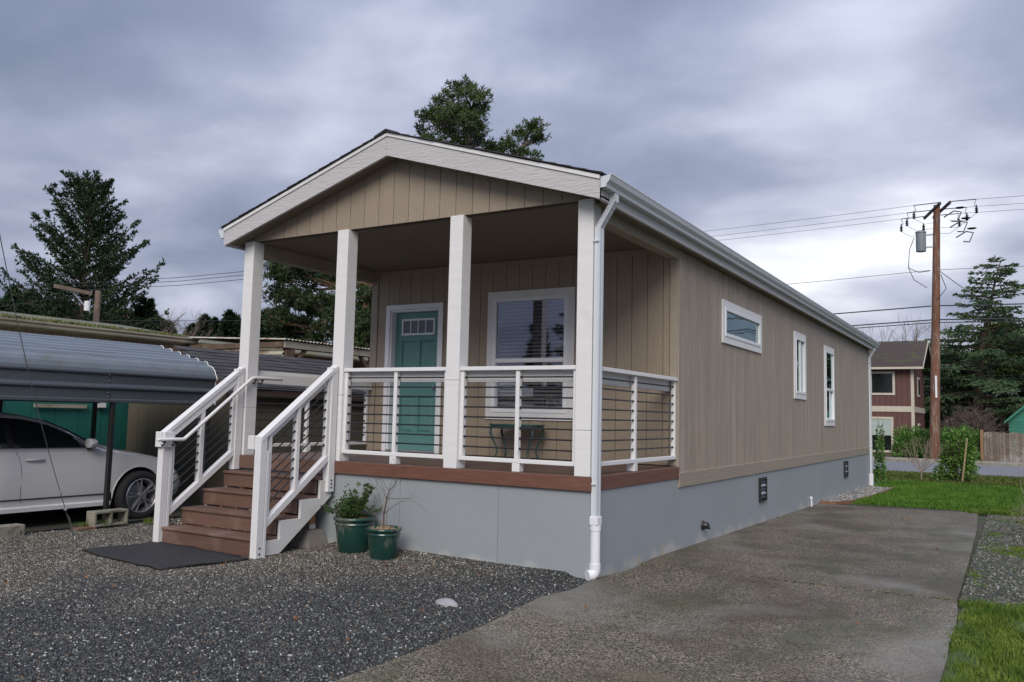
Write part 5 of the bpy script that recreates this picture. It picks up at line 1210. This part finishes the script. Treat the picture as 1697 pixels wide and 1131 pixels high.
for k, (o_, zl) in enumerate(((-1.6, 13.5), (0.1, 13.42), (1.55, 13.4))):
    c = Vector((.06, 44, 13.42))+av*(-o_)
    for sx in (-1, 1):
        e_ = c+Vector((sx*1.5, 0, -.02)); b = MB(); b.tube([c+Vector((sx*.2, 0, 0)), e_], .025, 6); b.build('strain_insulator', m_black, up)
        link('insulator', ime, up, e_+Vector((0, 0, -.55))-origin(up))
        b = MB(); b.tube([e_, e_+Vector((-sx*.1, 0, -.3)), e_+Vector((0, 0, -.45))], .015, 4); b.tube([e_+Vector((0, 0, -.75)), e_+Vector((-sx*.5, 0, -1.1)), e_+Vector((-sx*1.3, .1, -1.0))], .010, 4); b.build('jumper_wire', m_wire, up)
        pts = [e_+Vector((sx*45*t, 0, -1.6*4*t*(1-t)*.25)) for t in np.linspace(0, 1, 10)]; MB().tube(pts, .010, 4).build('wire', m_wire, wl)
for k in range(3):    # fused cut-outs
    c = Vector((.95+.25*k, 43.2+.7*k, 13.05-.45*k)); b = MB(); b.tube([c+Vector((-.5, 0, -.3)), c, c+Vector((.35, 0, -.1)), c+Vector((.15, 0, -.6)), c+Vector((-.15, 0, -.55))], .035, 6); b.lathe([(0, .0), (.22, .03), (.24, .06), (0, .10)], (c.x+.28, c.y, c.z+.1), 12); b.build('fuse_cutout', m_black, up)
m_tr = mat('grey_transformer', (.22, .25, .27), .5, .05, 3)
b = MB(); tc_ = (-.76, 43.9, 11.05); b.lathe([(0, 0), (.25, .02), (.26, .05), (.26, 1.05), (.29, 1.08), (.28, 1.14), (.16, 1.20), (0, 1.22)], tc_, 24); b.build('transformer_tank', m_tr, up, angle=40)
MB().lathe([(.05, 1.18), (.08, 1.3), (.05, 1.35), (.08, 1.45), (.04, 1.52), (.03, 1.62), (0, 1.63)], (tc_[0]+.15, tc_[1], tc_[2]), 12).build('bushing', m_black, up)
for z in (11.25, 11.95): MB().box(-.55, -.15, 43.85, 43.95, z, z+.09).build('transformer_bracket', m_galv, up)
b = MB()
for P in ([(-1.1, 43.9, 11.9), (-1.35, 43.9, 11.2), (-1.42, 43.9, 10.2), (-1.15, 43.9, 9.5), (-.5, 43.9, 9.0)], [(-1.42, 43.9, 10.2), (-.9, 43.9, 9.9), (-.35, 43.9, 9.95)], [(.15, 43.9, 9.9), (.9, 43.9, 9.2), (2.4, 43.9, 7.9)], [(.2, 43.8, 9.7), (.45, 43.8, 8.9), (.0, 43.8, 8.3)]): b.tube(P, .02, 5)
b.build('drop_cable', m_wire, up)
for z, r, yo in ((10.0, .014, 0), (7.95, .035, -.3), (7.18, .035, -.3), (7.02, .026, -.32)):
    for sx in (-1, 1):
        e_ = Vector((-.1+sx*.2, 44+yo, z)); pts = [e_+Vector((sx*48*t, 0, -2.0*4*t*(1-t)*.28*(1 if sx < 0 else .6))) for t in np.linspace(0, 1, 10)]; MB().tube(pts, r, 5).build('wire', m_wire, wl)
MB().box(-.20, -.10, 43.68, 43.70, 1.0+1.9, 2.0+2.1).build('pole_tag', m_white, up)

# left pole
lp = empty('utility_pole', at(152, 560, 44), 'short weathered utility pole with one slanting crossarm before the big spruce', 'utility pole')
a_, b_2 = at(152, 640, 44), at(154, 480, 44); b_2.x, b_2.y = a_.x, a_.y
MB().tube([a_, b_2], [.17, .15], 10).build('pole_shaft', mat('pale_pole', (.21, .145, .11), .9, .25, 3, c2=(.2, .18, .15), c2s=4), lp)
MB().bar(at(90, 474, 42.5), at(152, 487, 44), .11, .19).build('crossarm', bpy.data.materials['pale_pole'], lp)
MB().bar(at(118, 481, 43.3), at(150, 519, 43.8), .04, .07).build('arm_brace', m_galv, lp)
c = at(144, 516, 43.5); MB().lathe([(0, 0), (.15, .02), (.15, .52), (0, .55)], (c.x, c.y, c.z), 14).build('transformer_tank', m_white, lp)
lw = empty('overhead_wires', at(300, 465, 70), 'faint power lines crossing the sky left of the porch post', 'power lines')
for y0, y1 in ((466, 450), (472, 456), (479, 463)): MB().tube([at(100, y0+4, 44), at(153, y0+2, 44), at(300, (y0+y1)/2+2, 42), at(470, y1-6, 40)], .013, 4).build('wire', m_wire, lw)
MB().tube([at(-40, 515, 40), at(60, 500, 42), at(150, 484, 44)], .012, 4).build('wire', m_wire, lw)
MB().tube([at(150, 532, 44), at(400, 532, 42), at(500, 532, 40)], .012, 4).build('wire', m_wire, lw)

# ------------------------------------------------------------------ across the road
m_redw = mat('brick_red_siding', (.140, .062, .054), .65, .05, 1.2, rnd=.05)
m_cream = mat('cream_trim', (.60, .54, .44), .6, .05, 2)
m_brshing = mat('mossy_brown_shingles', (.060, .046, .040), .9, .15, 6, .5, 8, c2=(.09, .095, .035), c2s=.8, c2t=(.5, .62))
rh = empty('red_house', (-5.5, 56, -.6), 'two storey dark red wooden house with cream trim across the road', 'house')
HX0, HX1, HY0, HY1 = -11, -2.05, 52, 59.5
MB().box(HX0, HX1-.03, HY0+.03, HY1, -.8, 5.2).build('wall_core', m_wallback, rh)
wall_boards(rh, 'y', HY0, HX0, HX1, -.8, lambda x: 5.15, .33, m_redw, .03, .03, 'siding_board'); wall_boards(rh, 'x', HX1, HY0+.03, HY1, -.8, lambda y: 5.15, .4, m_redw, .03, .03, 'siding_board')
for k in (0, 1): pass
hm = (HY0+HY1)/2
MB().prism([(HY0, 5.15), (HY1, 5.15), (hm, 7.0)], 'x', HX1-.05, HX1-.0).build('gable', m_redw, rh)
for s, ya in ((-1, HY0-.55), (1, HY1+.55)):
    b = MB(); b.prism([(ya, 4.98), (ya, 5.12), (hm, 7.14), (hm, 7.0)], 'x', HX0-.5, HX1+.62); ro_ = b.build('roof', m_brshing, rh)
    if s < 0:
        for r in range(13): 
            t = r/13; y = ya+(hm-ya)*t; z = 5.12+2.02*t; MB().prism([(y, z), (y, z+.035), (y+.33, z+.035/3+.17), (y+.33, z+.17)], 'x', HX0-.5, HX1+.63).build('shingle_course', m_brshing, ro_)
MB().box(HX0-.5, HX1+.62, HY0-.62, HY0-.55, 4.96, 5.10).build('gutter', m_cream, rh)
b = MB(); b.prism([(HY0-.58, 4.95), (HY0-.58, 5.13), (hm, 7.17), (hm, 6.98)], 'x', HX1+.62, HX1+.66); b.prism([(HY1+.58, 4.95), (HY1+.58, 5.13), (hm, 7.17), (hm, 6.98)], 'x', HX1+.62, HX1+.66); b.build('rake_board', m_cream, rh)
for q in ((HX0, HX1+.03, HY0-.04, HY0, 2.22, 2.58), (HX1, HX1+.04, HY0, HY1, 2.22, 2.58), (HX1-.14, HX1+.04, HY0-.045, HY0, -.7, 2.22), (HX1-.14, HX1+.04, HY0-.045, HY0, 2.58, 5.0), (HX1, HX1+.045, HY0, HY0+.16, -.7, 2.22), (HX1, HX1+.045, HY0, HY0+.16, 2.58, 5.0)): MB().box(*q).build('trim_board', m_cream, rh)
def rwin(x0, x1, z0, z1, blind):
    o = tag_none('window', rh); t = .14
    for q in ((x0, x1, z1-t, z1), (x0, x1, z0, z0+t), (x0, x0+t, z0+t, z1-t), (x1-t, x1, z0+t, z1-t)): MB().box(q[0], q[1], HY0-.06, HY0, q[2], q[3]).build('window_frame', m_cream, o)
    MB().box(x0+t, x1-t, HY0-.015, HY0-.005, z0+t, z1-t).build('pane', m_cargl, o)
    if blind: MB().box(x0+t, x1-t, HY0-.03, HY0-.018, z0+t+(z1-z0)*.42, z1-t).build('blind', mat('pale_blind', (.42, .5, .46), .6), o)
rwin(-4.65, -3.12, 3.30, 4.84, False); rwin(-4.7, -3.25, -.42, 1.88, True); rwin(-9, -7.4, 3.3, 4.84, False); rwin(-9, -7.4, -.42, 1.88, False)
for z0, z1 in ((3.3, 4.6), (.1, 1.5)): 
    o = tag_none('window', rh); MB().box(HX1, HX1+.05, 54.6, 55.9, z0, z1).build('window_frame', m_cream, o); MB().box(HX1+.05, HX1+.06, 54.75, 55.75, z0+.14, z1-.14).build('pane', m_cargl, o)
# pale house farther back
ph = empty('pale_house', (-3, 82, -.5), 'pale house with a blue grey roof glimpsed behind the utility pole', 'house')
MB().box(-6, 4, 80, 90, -.8, 4.1).build('wall', m_cream, ph); MB().prism([(79.4, 3.95), (79.4, 4.05), (85, 7.0), (90.6, 4.05), (90.6, 3.95), (85, 6.8)], 'x', -6.5, 4.5).build('roof', mat('blue_grey_roof', (.13, .145, .18), .8), ph)
for x in (-4, -1, 2): 
    o = tag_none('window', ph); MB().box(x, x+1, 79.95, 79.99, 1, 2.3).build('pane', m_cargl, o)
# teal shed
ts = empty('teal_shed', (4.6, 49, -.5), 'small teal shed with a gabled roof behind the wooden fence', 'shed')
m_teal = mat('teal_wood', (.035, .20, .14), .7, .15, 2, rnd=.08)
TX0, TX1, TXM = 3.2, 6.4, 4.8
z = -.6; 
while z < 3.2:
    hw = 1.6 if z < 1.7 else 1.6*(3.25-z)/1.55
    MB().box(TXM-hw, TXM+hw, 47.95, 48, z, z+.17).build('clapboard', m_teal, ts); z += .18
MB().prism([(TX0+.03, -.6), (TX1-.03, -.6), (TX1-.03, 1.7), (TXM, 3.2), (TX0+.03, 1.7)], 'y', 48.0, 51).build('wall', m_teal, ts)
for s in (-1, 1): MB().prism([(TXM, 3.42), (TXM, 3.27), (TXM+s*1.85, 1.55), (TXM+s*1.85, 1.70)], 'y', 47.6, 51.3).build('roof', m_teal, ts)
# board fence
m_fence = mat('weathered_fence', (.165, .130, .105), .9, .12, 3, rnd=.28, c2=(.27, .25, .22), c2s=1.5)
fe = empty('board_fence', (6, 44.5, -.5), 'weathered grey brown board fence standing along the pavement across the road', 'fence')
x = 2.02; i = 0
while x < 10:
    w_ = .135+R_.uniform(-.01, .01); MB().box(x, x+w_, 44.5, 44.52, -.5, 1.10+R_.uniform(-.03, .03)).build('fence_board', m_fence, fe); x += w_+.014; i += 1
MB().box(1.86, 2.0, 44.44, 44.58, -.5, 1.22).build('fence_post', mat('new_post', (.26, .15, .08), .8, .2, 4), fe)
for k in range(10): MB().box(1.9-.0, 1.92, 44.62+k*.17, 44.77+k*.17, -.5, 1.02).build('fence_board', m_fence, fe)
for z in (-.1, .8): MB().box(1.9, 10, 44.52, 44.56, z, z+.09).build('fence_rail', m_fence, fe)

# ------------------------------------------------------------------ vegetation
def shell_leaves(c, rad3, n, L, wd, inner=.55, flat=0, nd=1):
    u = NR.normal(0, 1, (n, 3)); u /= np.linalg.norm(u, axis=1)[:, None]; r = NR.uniform(inner, 1, n)[:, None]
    lump = 1+.13*np.sin(u[:, :1]*5+c[0])+.12*np.sin(u[:, 1:2]*6+c[1])+.12*np.sin(u[:, 2:]*5+3)
    P = np.array(c)+u*r*np.array(rad3)*lump; return leaf_cards(P, u+np.array([0, 0, .3]), nd, L, wd, .6)
# clipped hedge
hg = empty('laurel_hedge', (-.6, 45.5, -.5), 'broad green hedge growing around the foot of the utility pole', 'hedge')
V = []
for k in range(11): 
    x = -2.0+k*.36; V.append(shell_leaves((x, 45.2+R_.uniform(-.2, .2), .05+.05*math.sin(k)), (.6, .7, 1.0+.10*math.sin(k*1.7)), 1500, .16, .085, .6))
foliage('leaves', V, l_hedge, hg)
b = MB()
for k in range(9): bare_tree(b, (-1.9+k*.4, 45.3, -.55), (R_.gauss(0, .2), 0, 1), .7, .04, 1, .5, .1, 3, 4)
b.build('stems', m_bark, hg)
# rounded bush with a stake
bu = empty('leafy_bush', (1.9, 22, -.4), 'glossy green leafy bush growing on the verge beside a leaning stake', 'bush')
V = []
for c, r, n in (((1.95, 22, .10), (.36, .36, .50), 900), ((1.80, 21.9, .45), (.40, .36, .40), 900), ((2.10, 22.1, .55), (.34, .34, .42), 800), ((1.95, 22, .85), (.28, .28, .36), 600), ((1.62, 21.9, .05), (.26, .26, .36), 450), ((2.22, 22, .10), (.22, .25, .4), 350), ((1.40, 21.9, -.12), (.22, .2, .22), 220), ((2.12, 22, 1.12), (.12, .12, .16), 120)): V.append(shell_leaves(c, r, n, .10, .055, .5))
foliage('leaves', V, l_bush, bu)
b = MB()
for k in range(7): bare_tree(b, (1.9+R_.gauss(0, .08), 22, -.4), (R_.gauss(0, .3), R_.gauss(0, .3), 1), .75, .02, 2, .4, .1, 3, 4)
b.build('stems', m_bark, bu)
tag(MB().tube([(2.03, 21.6, -.4), (2.20, 21.6, 1.02)], .028, 8).build('garden_stake', mat('pale_stake', (.30, .24, .13), .8, .2, 8)), 'pale wooden stake leaning against the leafy bush on the verge', 'stake')
# young bare tree
yt = empty('young_bare_tree', (.95, 22, -.4), 'small leafless multi stemmed young tree on the verge left of the leafy bush', 'tree')
b = MB(); base = Vector((.93, 21.6, -.42)); b.tube([base, base+Vector((.01, 0, .45))], [.022, .018], 7); b.build('trunk', m_twig2, yt)
b = MB()
for d in ((-.9, 0, .9), (-.35, .1, 1), (.15, 0, 1), (.5, .1, 1), (1.0, 0, .9), (-.6, -.2, .8), (.7, -.3, .8), (1.1, .2, .55), (-1.1, .2, .6)): bare_tree(b, base+Vector((.01, 0, R_.uniform(.3, .5))), d, R_.uniform(.42, .6), .014, 3, .35, .06, 3, 4, .12, None, .62)
b.build('crown', m_twig2, yt)
# shrub at rear corner of house
sh_ = empty('dark_shrub', (.15, 19.5, -.35), 'narrow dark green shrub at the rear corner of the tan house', 'shrub')
foliage('leaves', [shell_leaves((.02, 19.6, z), (r*.6, .3, .3), n//2, .09, .05, .4) for z, r, n in ((-.15, .30, 450), (.2, .27, 450), (.55, .22, 350), (.85, .17, 250), (1.1, .1, 120))], l_hedge, sh_)
b = MB(); bare_tree(b, (.1, 19.6, -.35), (0, 0, 1), 1.0, .02, 2, .3, .1, 3, 4); b.build('stems', m_bark, sh_)
# twiggy shrubs at right edge
for i, (x, y, hgt, lb, n) in enumerate(((3.72, 7.6, .75, 'straw coloured leafless twiggy shrub at the right edge beside the gravel strip', 16), (4.3, 5.4, .5, 'low bare twiggy shrub farther right on the gravel strip', 10))):
    tw = empty('twiggy_shrub', (x, y, gz(y)), lb, 'shrub'); b = MB()
    for k in range(n): bare_tree(b, (x+R_.gauss(0, .06), y+R_.gauss(0, .06), gz(y)-.02), (R_.gauss(0, .7), R_.gauss(0, .6), 1), hgt*R_.uniform(.4, .7), .006, 2, .4, .12, 3, 3, 0)
    b.build('twigs', m_twig2, tw)
    foliage('leaves', leaf_cards(np.array([(x+R_.gauss(0, .22), y+R_.gauss(0, .22), gz(y)+R_.uniform(.05, hgt*.8)) for _ in range(160)]), np.tile([0, 0, 1.], (160, 1)), 1, .05, .025, .8), l_yel, tw)
# round bare bush behind fence
rbsh = empty('round_bare_bush', (.9, 47, -.5), 'large rounded leafless greyish brown bush left of the teal shed', 'bush')
b = MB()
for k in range(70):
    a = R_.uniform(0, 6.28); el = R_.uniform(.15, 1.5); d = (math.cos(a)*math.cos(el), math.sin(a)*math.cos(el), math.sin(el)*1.0)
    bare_tree(b, (1.4+R_.gauss(0, .3), 47, .35+R_.uniform(0, .4)), d, R_.uniform(.75, 1.05), .035, 3, .55, .12, 3, 3, -.02, None, .70)
b.build('branches', mat('grey_brown_twigs', (.12, .088, .075), .9, .25, 2), rbsh)

def conifer(name, base, H, Rf, nb, label, cat, m, m_b, group=None, elev=lambda t: .3, droop=0.0, tuft=(10, .28, .10), t0=.12, spacing=.28, bl=.9, flat=False, lean=(0, 0), trunk_r=None, foliage_from=.3, sprd=.55, crownname='crown'):
    o = empty(name, base, label, cat, group); B = Vector(base); top = B+Vector((lean[0], lean[1], H))
    tr = trunk_r or H*.016
    def tp(t): return B+Vector((lean[0]*t**2, lean[1]*t**2, H*t))
    MB().tube([tp(t) for t in np.linspace(0, 1, 9)], [tr*(1-.93*t) for t in np.linspace(0, 1, 9)], 8).build('trunk', m_b, o, True)
    P = []; Dn = []; bb = MB()
    for i in range(nb):
        t = t0+(1-t0)*((i+R_.random())/nb)**.85; a = i*2.4+R_.uniform(-.5, .5); L = Rf(t)*R_.uniform(.72, 1.08); e_ = elev(t)+R_.gauss(0, .08)
        d = Vector((math.cos(a)*math.cos(e_), math.sin(a)*math.cos(e_), math.sin(e_))); p = tp(t); n = 6; pts = [p]; dd = d.copy()
        for k in range(n):
            dd = (dd+Vector((R_.gauss(0, .06), R_.gauss(0, .06), R_.gauss(0, .05)+droop*(1 if k < n*.6 else -.2)))).normalized(); pts.append(pts[-1]+dd*(L/n))
        bb.tube(pts, [tr*.30*(1-t*.7)*(1-.85*k/n)+.006 for k in range(n+1)], 4, False)
        ns = max(3, int(L/spacing))
        for k in range(ns):
            s = foliage_from+(1-foliage_from)*(k+R_.random())/ns; j = min(n-1, int(s*n)); q = pts[j].lerp(pts[j+1], s*n-j); ax = (pts[j+1]-pts[j]).normalized()
            sd_ = ax.cross(Vector((0, 0, 1))).normalized(); l2 = bl*(1.15-s)*L*.42+.12
            for sg in (-1, 1):
                if flat: d2 = (ax*.6+sd_*sg*.9+Vector((0, 0, R_.uniform(-.25, .05)))).normalized()
                else: d2 = (ax*.8+sd_*sg*R_.uniform(.3, 1)+Vector((0, 0, R_.uniform(-.6, .5)))).normalized()
                m_ = max(2, int(l2/.22))
                for z in range(m_+1): P.append(tuple(q+d2*(l2*z/m_))); Dn.append(tuple(d2*.9+Vector((0, 0, -.12 if flat else .1))))
        P.append(tuple(pts[-1])); Dn.append(tuple(dd))
    bb.build('branches', m_b, o)
    foliage(crownname, leaf_cards(np.array(P), np.array(Dn), tuft[0], tuft[1], tuft[2], sprd), m, o)
    return o
# big spruce, left
c = at(124, 690, 56); c.z = -.3
conifer('spruce_tree', c, 16.6, lambda t: float(np.interp(t, [0, .25, .45, .62, .8, .93, 1], [6.4, 6.7, 6.1, 4.9, 3.8, 2.7, 1.3])), 160, 'big dark spruce with upswept branches and gaps standing left of the porch', 'tree', l_spruce, m_bark, elev=lambda t: .10+t*.80, droop=.05, tuft=(5, .27, .09), t0=.13, spacing=.45, foliage_from=.2, lean=(-.4, .2), bl=.45, sprd=.6)
c = at(228, 690, 60); c.z = -.3
conifer('spruce_tree', c, 9.4, lambda t: 2.6*(1-t)+.4, 60, 'shorter dark spruce tucked right of the big spruce', 'tree', l_spruce, m_bark, elev=lambda t: .1+t*.5, tuft=(8, .34, .11), spacing=.36)
# far conifers
proto_t = None; fars = []
ORD = ['first', 'second', 'third', 'fourth', 'fifth', 'sixth', 'seventh', 'eighth', 'ninth', 'tenth', 'eleventh', 'twelfth', 'thirteenth', 'fourteenth']
def far_tree(px, top, depth, sx=1.0, group='distant conifers along the skyline', label='%s from the left of the dark skyline conifers behind the mossy roof'):
    global proto_t
    base = at(px, 700, depth); base.z = -.5; H = at(px, top, depth).z+.5
    if proto_t is None:
        proto_t = conifer('conifer_tree', base, 10, lambda t: 2.3*(1-t)+.15, 70, label, 'tree', l_far, m_bark, group, elev=lambda t: .05+t*.4, tuft=(7, .5, .16), spacing=.4, t0=.05); o = proto_t
    else:
        o = proto_t.copy(); col.objects.link(o)
        for ch in proto_t.children: cc = ch.copy(); col.objects.link(cc); cc.parent = o
    o.location = base; o.scale = (H/10*sx, H/10*sx, H/10); o.rotation_euler = (0, 0, R_.uniform(0, 6)); o['label'] = label % ORD[len([f for f in fars if f['group'] == group])]; o['group'] = group; fars.append(o)
for px, top, dp, sx in sorted(((-30, 500, 92, 1.4), (8, 482, 95, 1.0), (38, 486, 95, 1.0), (62, 498, 90, 1.5), (90, 505, 88, 1.6), (118, 512, 86, 1.6), (-5, 505, 84, 1.7), (185, 515, 84, 1.7), (205, 520, 84, 1.6), (235, 523, 84, 1.5), (265, 535, 84, 1.4), (30, 508, 82, 1.7), (150, 515, 82, 1.7))): far_tree(px, top, dp, sx)
for px, top, dp, sx in sorted(((332, 528, 100, 1.2), (352, 533, 100, 1.3), (374, 521, 98, 1.25), (396, 532, 100, 1.3), (314, 543, 100, 1.5), (420, 520, 96, 1.4), (455, 512, 96, 1.4), (385, 548, 100, 1.6))): far_tree(px, top, dp, sx, 'small distant conifers left of the porch post', '%s from the left of the small skyline conifers beside the left porch post')
bt = empty('bare_alder', at(265, 560, 80), 'leafless reddish grey alder between the spruces and the porch', 'tree'); b = MB(); base = at(262, 640, 80)
for d in ((-.5, 0, 1), (0, 0, 1), (.5, .2, 1), (.9, 0, .8), (.25, -.3, 1)): bare_tree(b, base, (d[0]*CR.x+d[1], d[0]*CR.y, d[2]), 3.6, .10, 4, .42, .08, 3, 4, .08, None, .64)
b.build('branches', m_twig, bt)
bt = empty('bare_alder', at(308, 560, 90), 'second smaller leafless alder beside the small distant conifers', 'tree'); b = MB(); base = at(305, 620, 90)
for d in ((-.5, 0, 1), (.1, 0, 1), (.6, .2, 1)): bare_tree(b, base, (d[0]*CR.x+d[1], d[0]*CR.y, d[2]), 2.6, .08, 4, .45, .08, 3, 4, .05, None, .64)
b.build('branches', m_twig, bt)

# pines: trunk, limbs, tufts
def tufts(centres, n, L, wd, spread=.85):
    P = np.array([tuple(c) for c in centres]); D_ = np.tile([0, 0, .55], (len(P), 1)); return leaf_cards(P, D_, n, L, wd, spread)
def pine(name, label, trunk, tr, limbs, m_l, m_b, ntuft, tL, twd, sig, dens, seed):
    """limbs: (t on trunk, end point, lobe radius)"""
    rr = random.Random(seed); o = empty(name, trunk[0], label, 'tree'); MB().tube(trunk, tr, 10).build('trunk', m_b, o, True)
    bb = MB(); C = []
    for (p, q, R3, n) in limbs:
        p, q = Vector(p), Vector(q); mid = p.lerp(q, .5)+Vector((rr.gauss(0, .2), rr.gauss(0, .2), -.12*(q-p).length)); pts = [p, p.lerp(mid, .5)+Vector((0, 0, -.05)), mid, mid.lerp(q, .5), q]
        bb.tube(pts, [tr[-1]*.6+.02, .055, .045, .035, .022], 6, False)
        for _ in range(n):
            u_ = Vector((rr.gauss(0, 1), rr.gauss(0, 1), rr.gauss(0, 1))).normalized()*rr.random()**.45; c = q+Vector((u_.x*R3[0], u_.y*R3[1], u_.z*R3[2])); a = pts[rr.choice((2, 3, 4))]
            k = a.lerp(c, .5)+Vector((0, 0, -.10*(c-a).length)); bb.tube([a, k, c], [.025, .016, .007], 3, False)
            for __ in range(dens):
                e_ = c+Vector((rr.gauss(0, sig), rr.gauss(0, sig), rr.gauss(0, sig*.6))); C.append(e_); bb.tube([c, e_], [.009, .004], 3, False)
    bb.build('branches', m_b, o); foliage('crown', tufts(C, ntuft, tL, twd), m_l, o); return o
Dp = 30.0
T1 = [at(585, 800, Dp), at(588, 700, Dp), at(592, 590, Dp), at(604, 520, Dp), at(619, 470, Dp), at(640, 400, Dp)]
L1 = []
for (px, py, dd_, r, n, t) in ((462, 455, 0, 22, 13, 4), (500, 452, -1, 26, 13, 4), (545, 465, 1, 30, 14, 4), (470, 492, 1, 24, 12, 3), (510, 500, -1, 34, 20, 3), (555, 505, 0, 34, 18, 3), (462, 535, 0, 26, 14, 3), (500, 545, 1, 34, 20, 2), (548, 550, -1, 36, 20, 2), (480, 580, 0, 32, 16, 2), (530, 590, 0, 38, 18, 2), (600, 505, 1, 30, 8, 3), (612, 555, 1.5, 30, 8, 2), (605, 590, 1.5, 30, 8, 2), (575, 455, 0, 26, 10, 4), (600, 440, 1, 30, 12, 4), (600, 530, -1.5, 26, 12, 2), (614, 490, -1.2, 16, 8, 3), (596, 570, -1.5, 24, 12, 2)):
    R3 = (r*Dp/FPX, r*Dp/FPX*1.2, r*Dp/FPX*.62); L1.append((T1[t], at(px, py, Dp+dd_), R3, n))
pine('pine_tree', 'pine with an orange brown trunk and spreading branches seen through the porch', T1, [.24, .21, .17, .14, .11, .08], L1, l_pine2, m_barkor, 16, .22, .045, .20, 8, 5)
T2 = [at(785, 800, Dp+4), at(782, 500, Dp+4), at(776, 300, Dp+4), at(775, 240, Dp+4), at(766, 180, Dp+4)]
L2 = []
for (px, py, dd_, r, n, t) in ((765, 150, 0, 20, 10, 4), (740, 165, 1, 22, 10, 4), (788, 162, -1, 20, 10, 4), (760, 185, -1, 32, 18, 4), (720, 190, 0, 20, 9, 3), (738, 205, 1, 28, 13, 3), (795, 190, 0, 20, 12, 3), (783, 205, -1.5, 26, 12, 3), (708, 225, 0, 18, 9, 3), (745, 235, 0, 26, 10, 3), (790, 225, 1, 24, 9, 3), (715, 245, 0, 20, 9, 2), (765, 255, 0, 30, 9, 2), (812, 243, 0, 12, 5, 2), (702, 190, 0, 8, 4, 3), (770, 205, 0, 40, 16, 3), (700, 300, 0, 34, 10, 2), (745, 310, 2, 38, 12, 2), (800, 320, -2, 36, 10, 2), (840, 340, 1, 30, 9, 1), (720, 370, 1, 36, 10, 1), (780, 390, -1, 42, 12, 1), (820, 430, 1, 36, 10, 1), (730, 450, 0, 40, 10, 1)):
    k = (Dp+4)/FPX; L2.append((T2[t], at(px, py, Dp+4+dd_), (r*k, r*k*1.1, r*k*.8), n))
pine('pine_tree', 'tall bushy green pine rising behind the roof ridge of the tan house', T2, [.42, .36, .24, .17, .08], L2, l_pine, m_bark, 13, .24, .045, .16, 5, 8)
T3 = [at(850, 800, Dp+5), at(845, 400, Dp+5), at(850, 290, Dp+5), at(868, 240, Dp+5)]
L3 = []
for (px, py, dd_, r, n, t) in ((884, 212, 0, 12, 9, 3), (888, 232, 1, 12, 8, 3), (864, 222, 0, 10, 6, 3), (852, 238, -1, 9, 5, 2), (834, 246, 0, 8, 4, 2), (825, 252, 0, 14, 7, 2), (855, 255, 0, 20, 8, 2), (885, 262, 0, 12, 5, 2), (830, 320, 0, 30, 8, 1), (875, 330, 1, 30, 8, 1), (850, 390, -1, 34, 10, 1), (880, 440, 1, 30, 8, 1)):
    k = (Dp+5)/FPX; L3.append((T3[t], at(px, py, Dp+5+dd_), (r*k, r*k*1.1, r*k*.8), n))
pine('pine_tree', 'smaller pine top peeking over the right roof slope beside the tall pine', T3, [.3, .25, .15, .10], L3, l_pine, m_bark, 13, .24, .045, .15, 5, 9)

# cedar and trees to the right
c = at(1618, 745, 62); c.z = -.5
conifer('cedar_tree', c, 14.3, lambda t: float(np.interp(t, [0, .3, .5, .62, .72, .85, 1], [6.5, 7.8, 6.8, 3.8, 2.9, 2.2, 1.3])), 92, 'broad drooping cedar with layered branches beyond the road, its tip leaning right', 'tree', l_cedar, m_bark, elev=lambda t: .05+.12*t, droop=-.015, tuft=(6, .36, .085), t0=.12, spacing=.45, flat=True, lean=(1.9, .6), trunk_r=.42, foliage_from=.15, sprd=.28, bl=.7)
c = at(1665, 745, 70); c.z = -.5
conifer('olive_tree_mass', c, 10.5, lambda t: float(np.interp(t, [0, .3, .7, 1], [3.2, 4.4, 3.2, .8])), 80, 'yellowish green evergreen standing behind the cedar', 'tree', l_yel, m_bark, elev=lambda t: .25+.3*t, tuft=(7, .45, .16), spacing=.42)
fars[-1].name = fars[-1].name
c = at(1575, 745, 66); c.z = -.5
conifer('dark_evergreen', c, 7.6, lambda t: float(np.interp(t, [0, .3, .7, 1], [2.6, 2.8, 1.8, .3])), 60, 'dark low evergreen between the utility pole and the cedar', 'tree', l_cedar, m_bark, elev=lambda t: .2, tuft=(7, .4, .12), spacing=.42)
for px, py, dp, lb in ((1470, 640, 75, 'pale leafless tree top above the red house roof'), (1650, 640, 80, 'reddish leafless tree behind the cedar at the right edge'), (1705, 640, 80, 'leafless tree farthest right behind the teal shed')):
    bt = empty('bare_tree', at(px, 700, dp), lb, 'tree'); b = MB(); base = at(px, py+60, dp)
    for d in ((-.5, 0, 1), (0, 0, 1), (.5, .2, 1), (.9, 0, .8), (-.9, 0, .8)): bare_tree(b, base, d, 4.6 if px > 1500 else 4.0, .11, 4, .42, .08, 3, 4, .08, None, .66)
    b.build('branches', m_twig, bt)

for px, H_, lb in ((8.0, 14, 'evergreen tree beyond the road, past the right edge behind the teal shed'), (10.9, 11, 'second evergreen past the right edge beyond the road')):
    conifer('evergreen_tree', (px, 60, -.5), H_, lambda t: 4.0*(1-t)+.7, 70, lb, 'tree', l_cedar, m_bark, elev=lambda t: .15+.3*t, tuft=(6, .5, .18), spacing=.55)

conifer('spruce_tree', (-14.2, -25, -.2), 11.5, lambda t: 3.0*(1-t)+.4, 70, 'tall spruce behind the viewpoint, seen only as a reflection in the porch window', 'tree', l_spruce, m_bark, elev=lambda t: .1+.4*t, tuft=(5, .3, .1), spacing=.5)
conifer('spruce_tree', (-17.9, -26, -.2), 6.3, lambda t: 1.2*(1-t)+.2, 40, 'short slim spruce beside the taller one, reflected in the porch window', 'tree', l_spruce, m_bark, elev=lambda t: .1+.4*t, tuft=(5, .3, .1), spacing=.4)
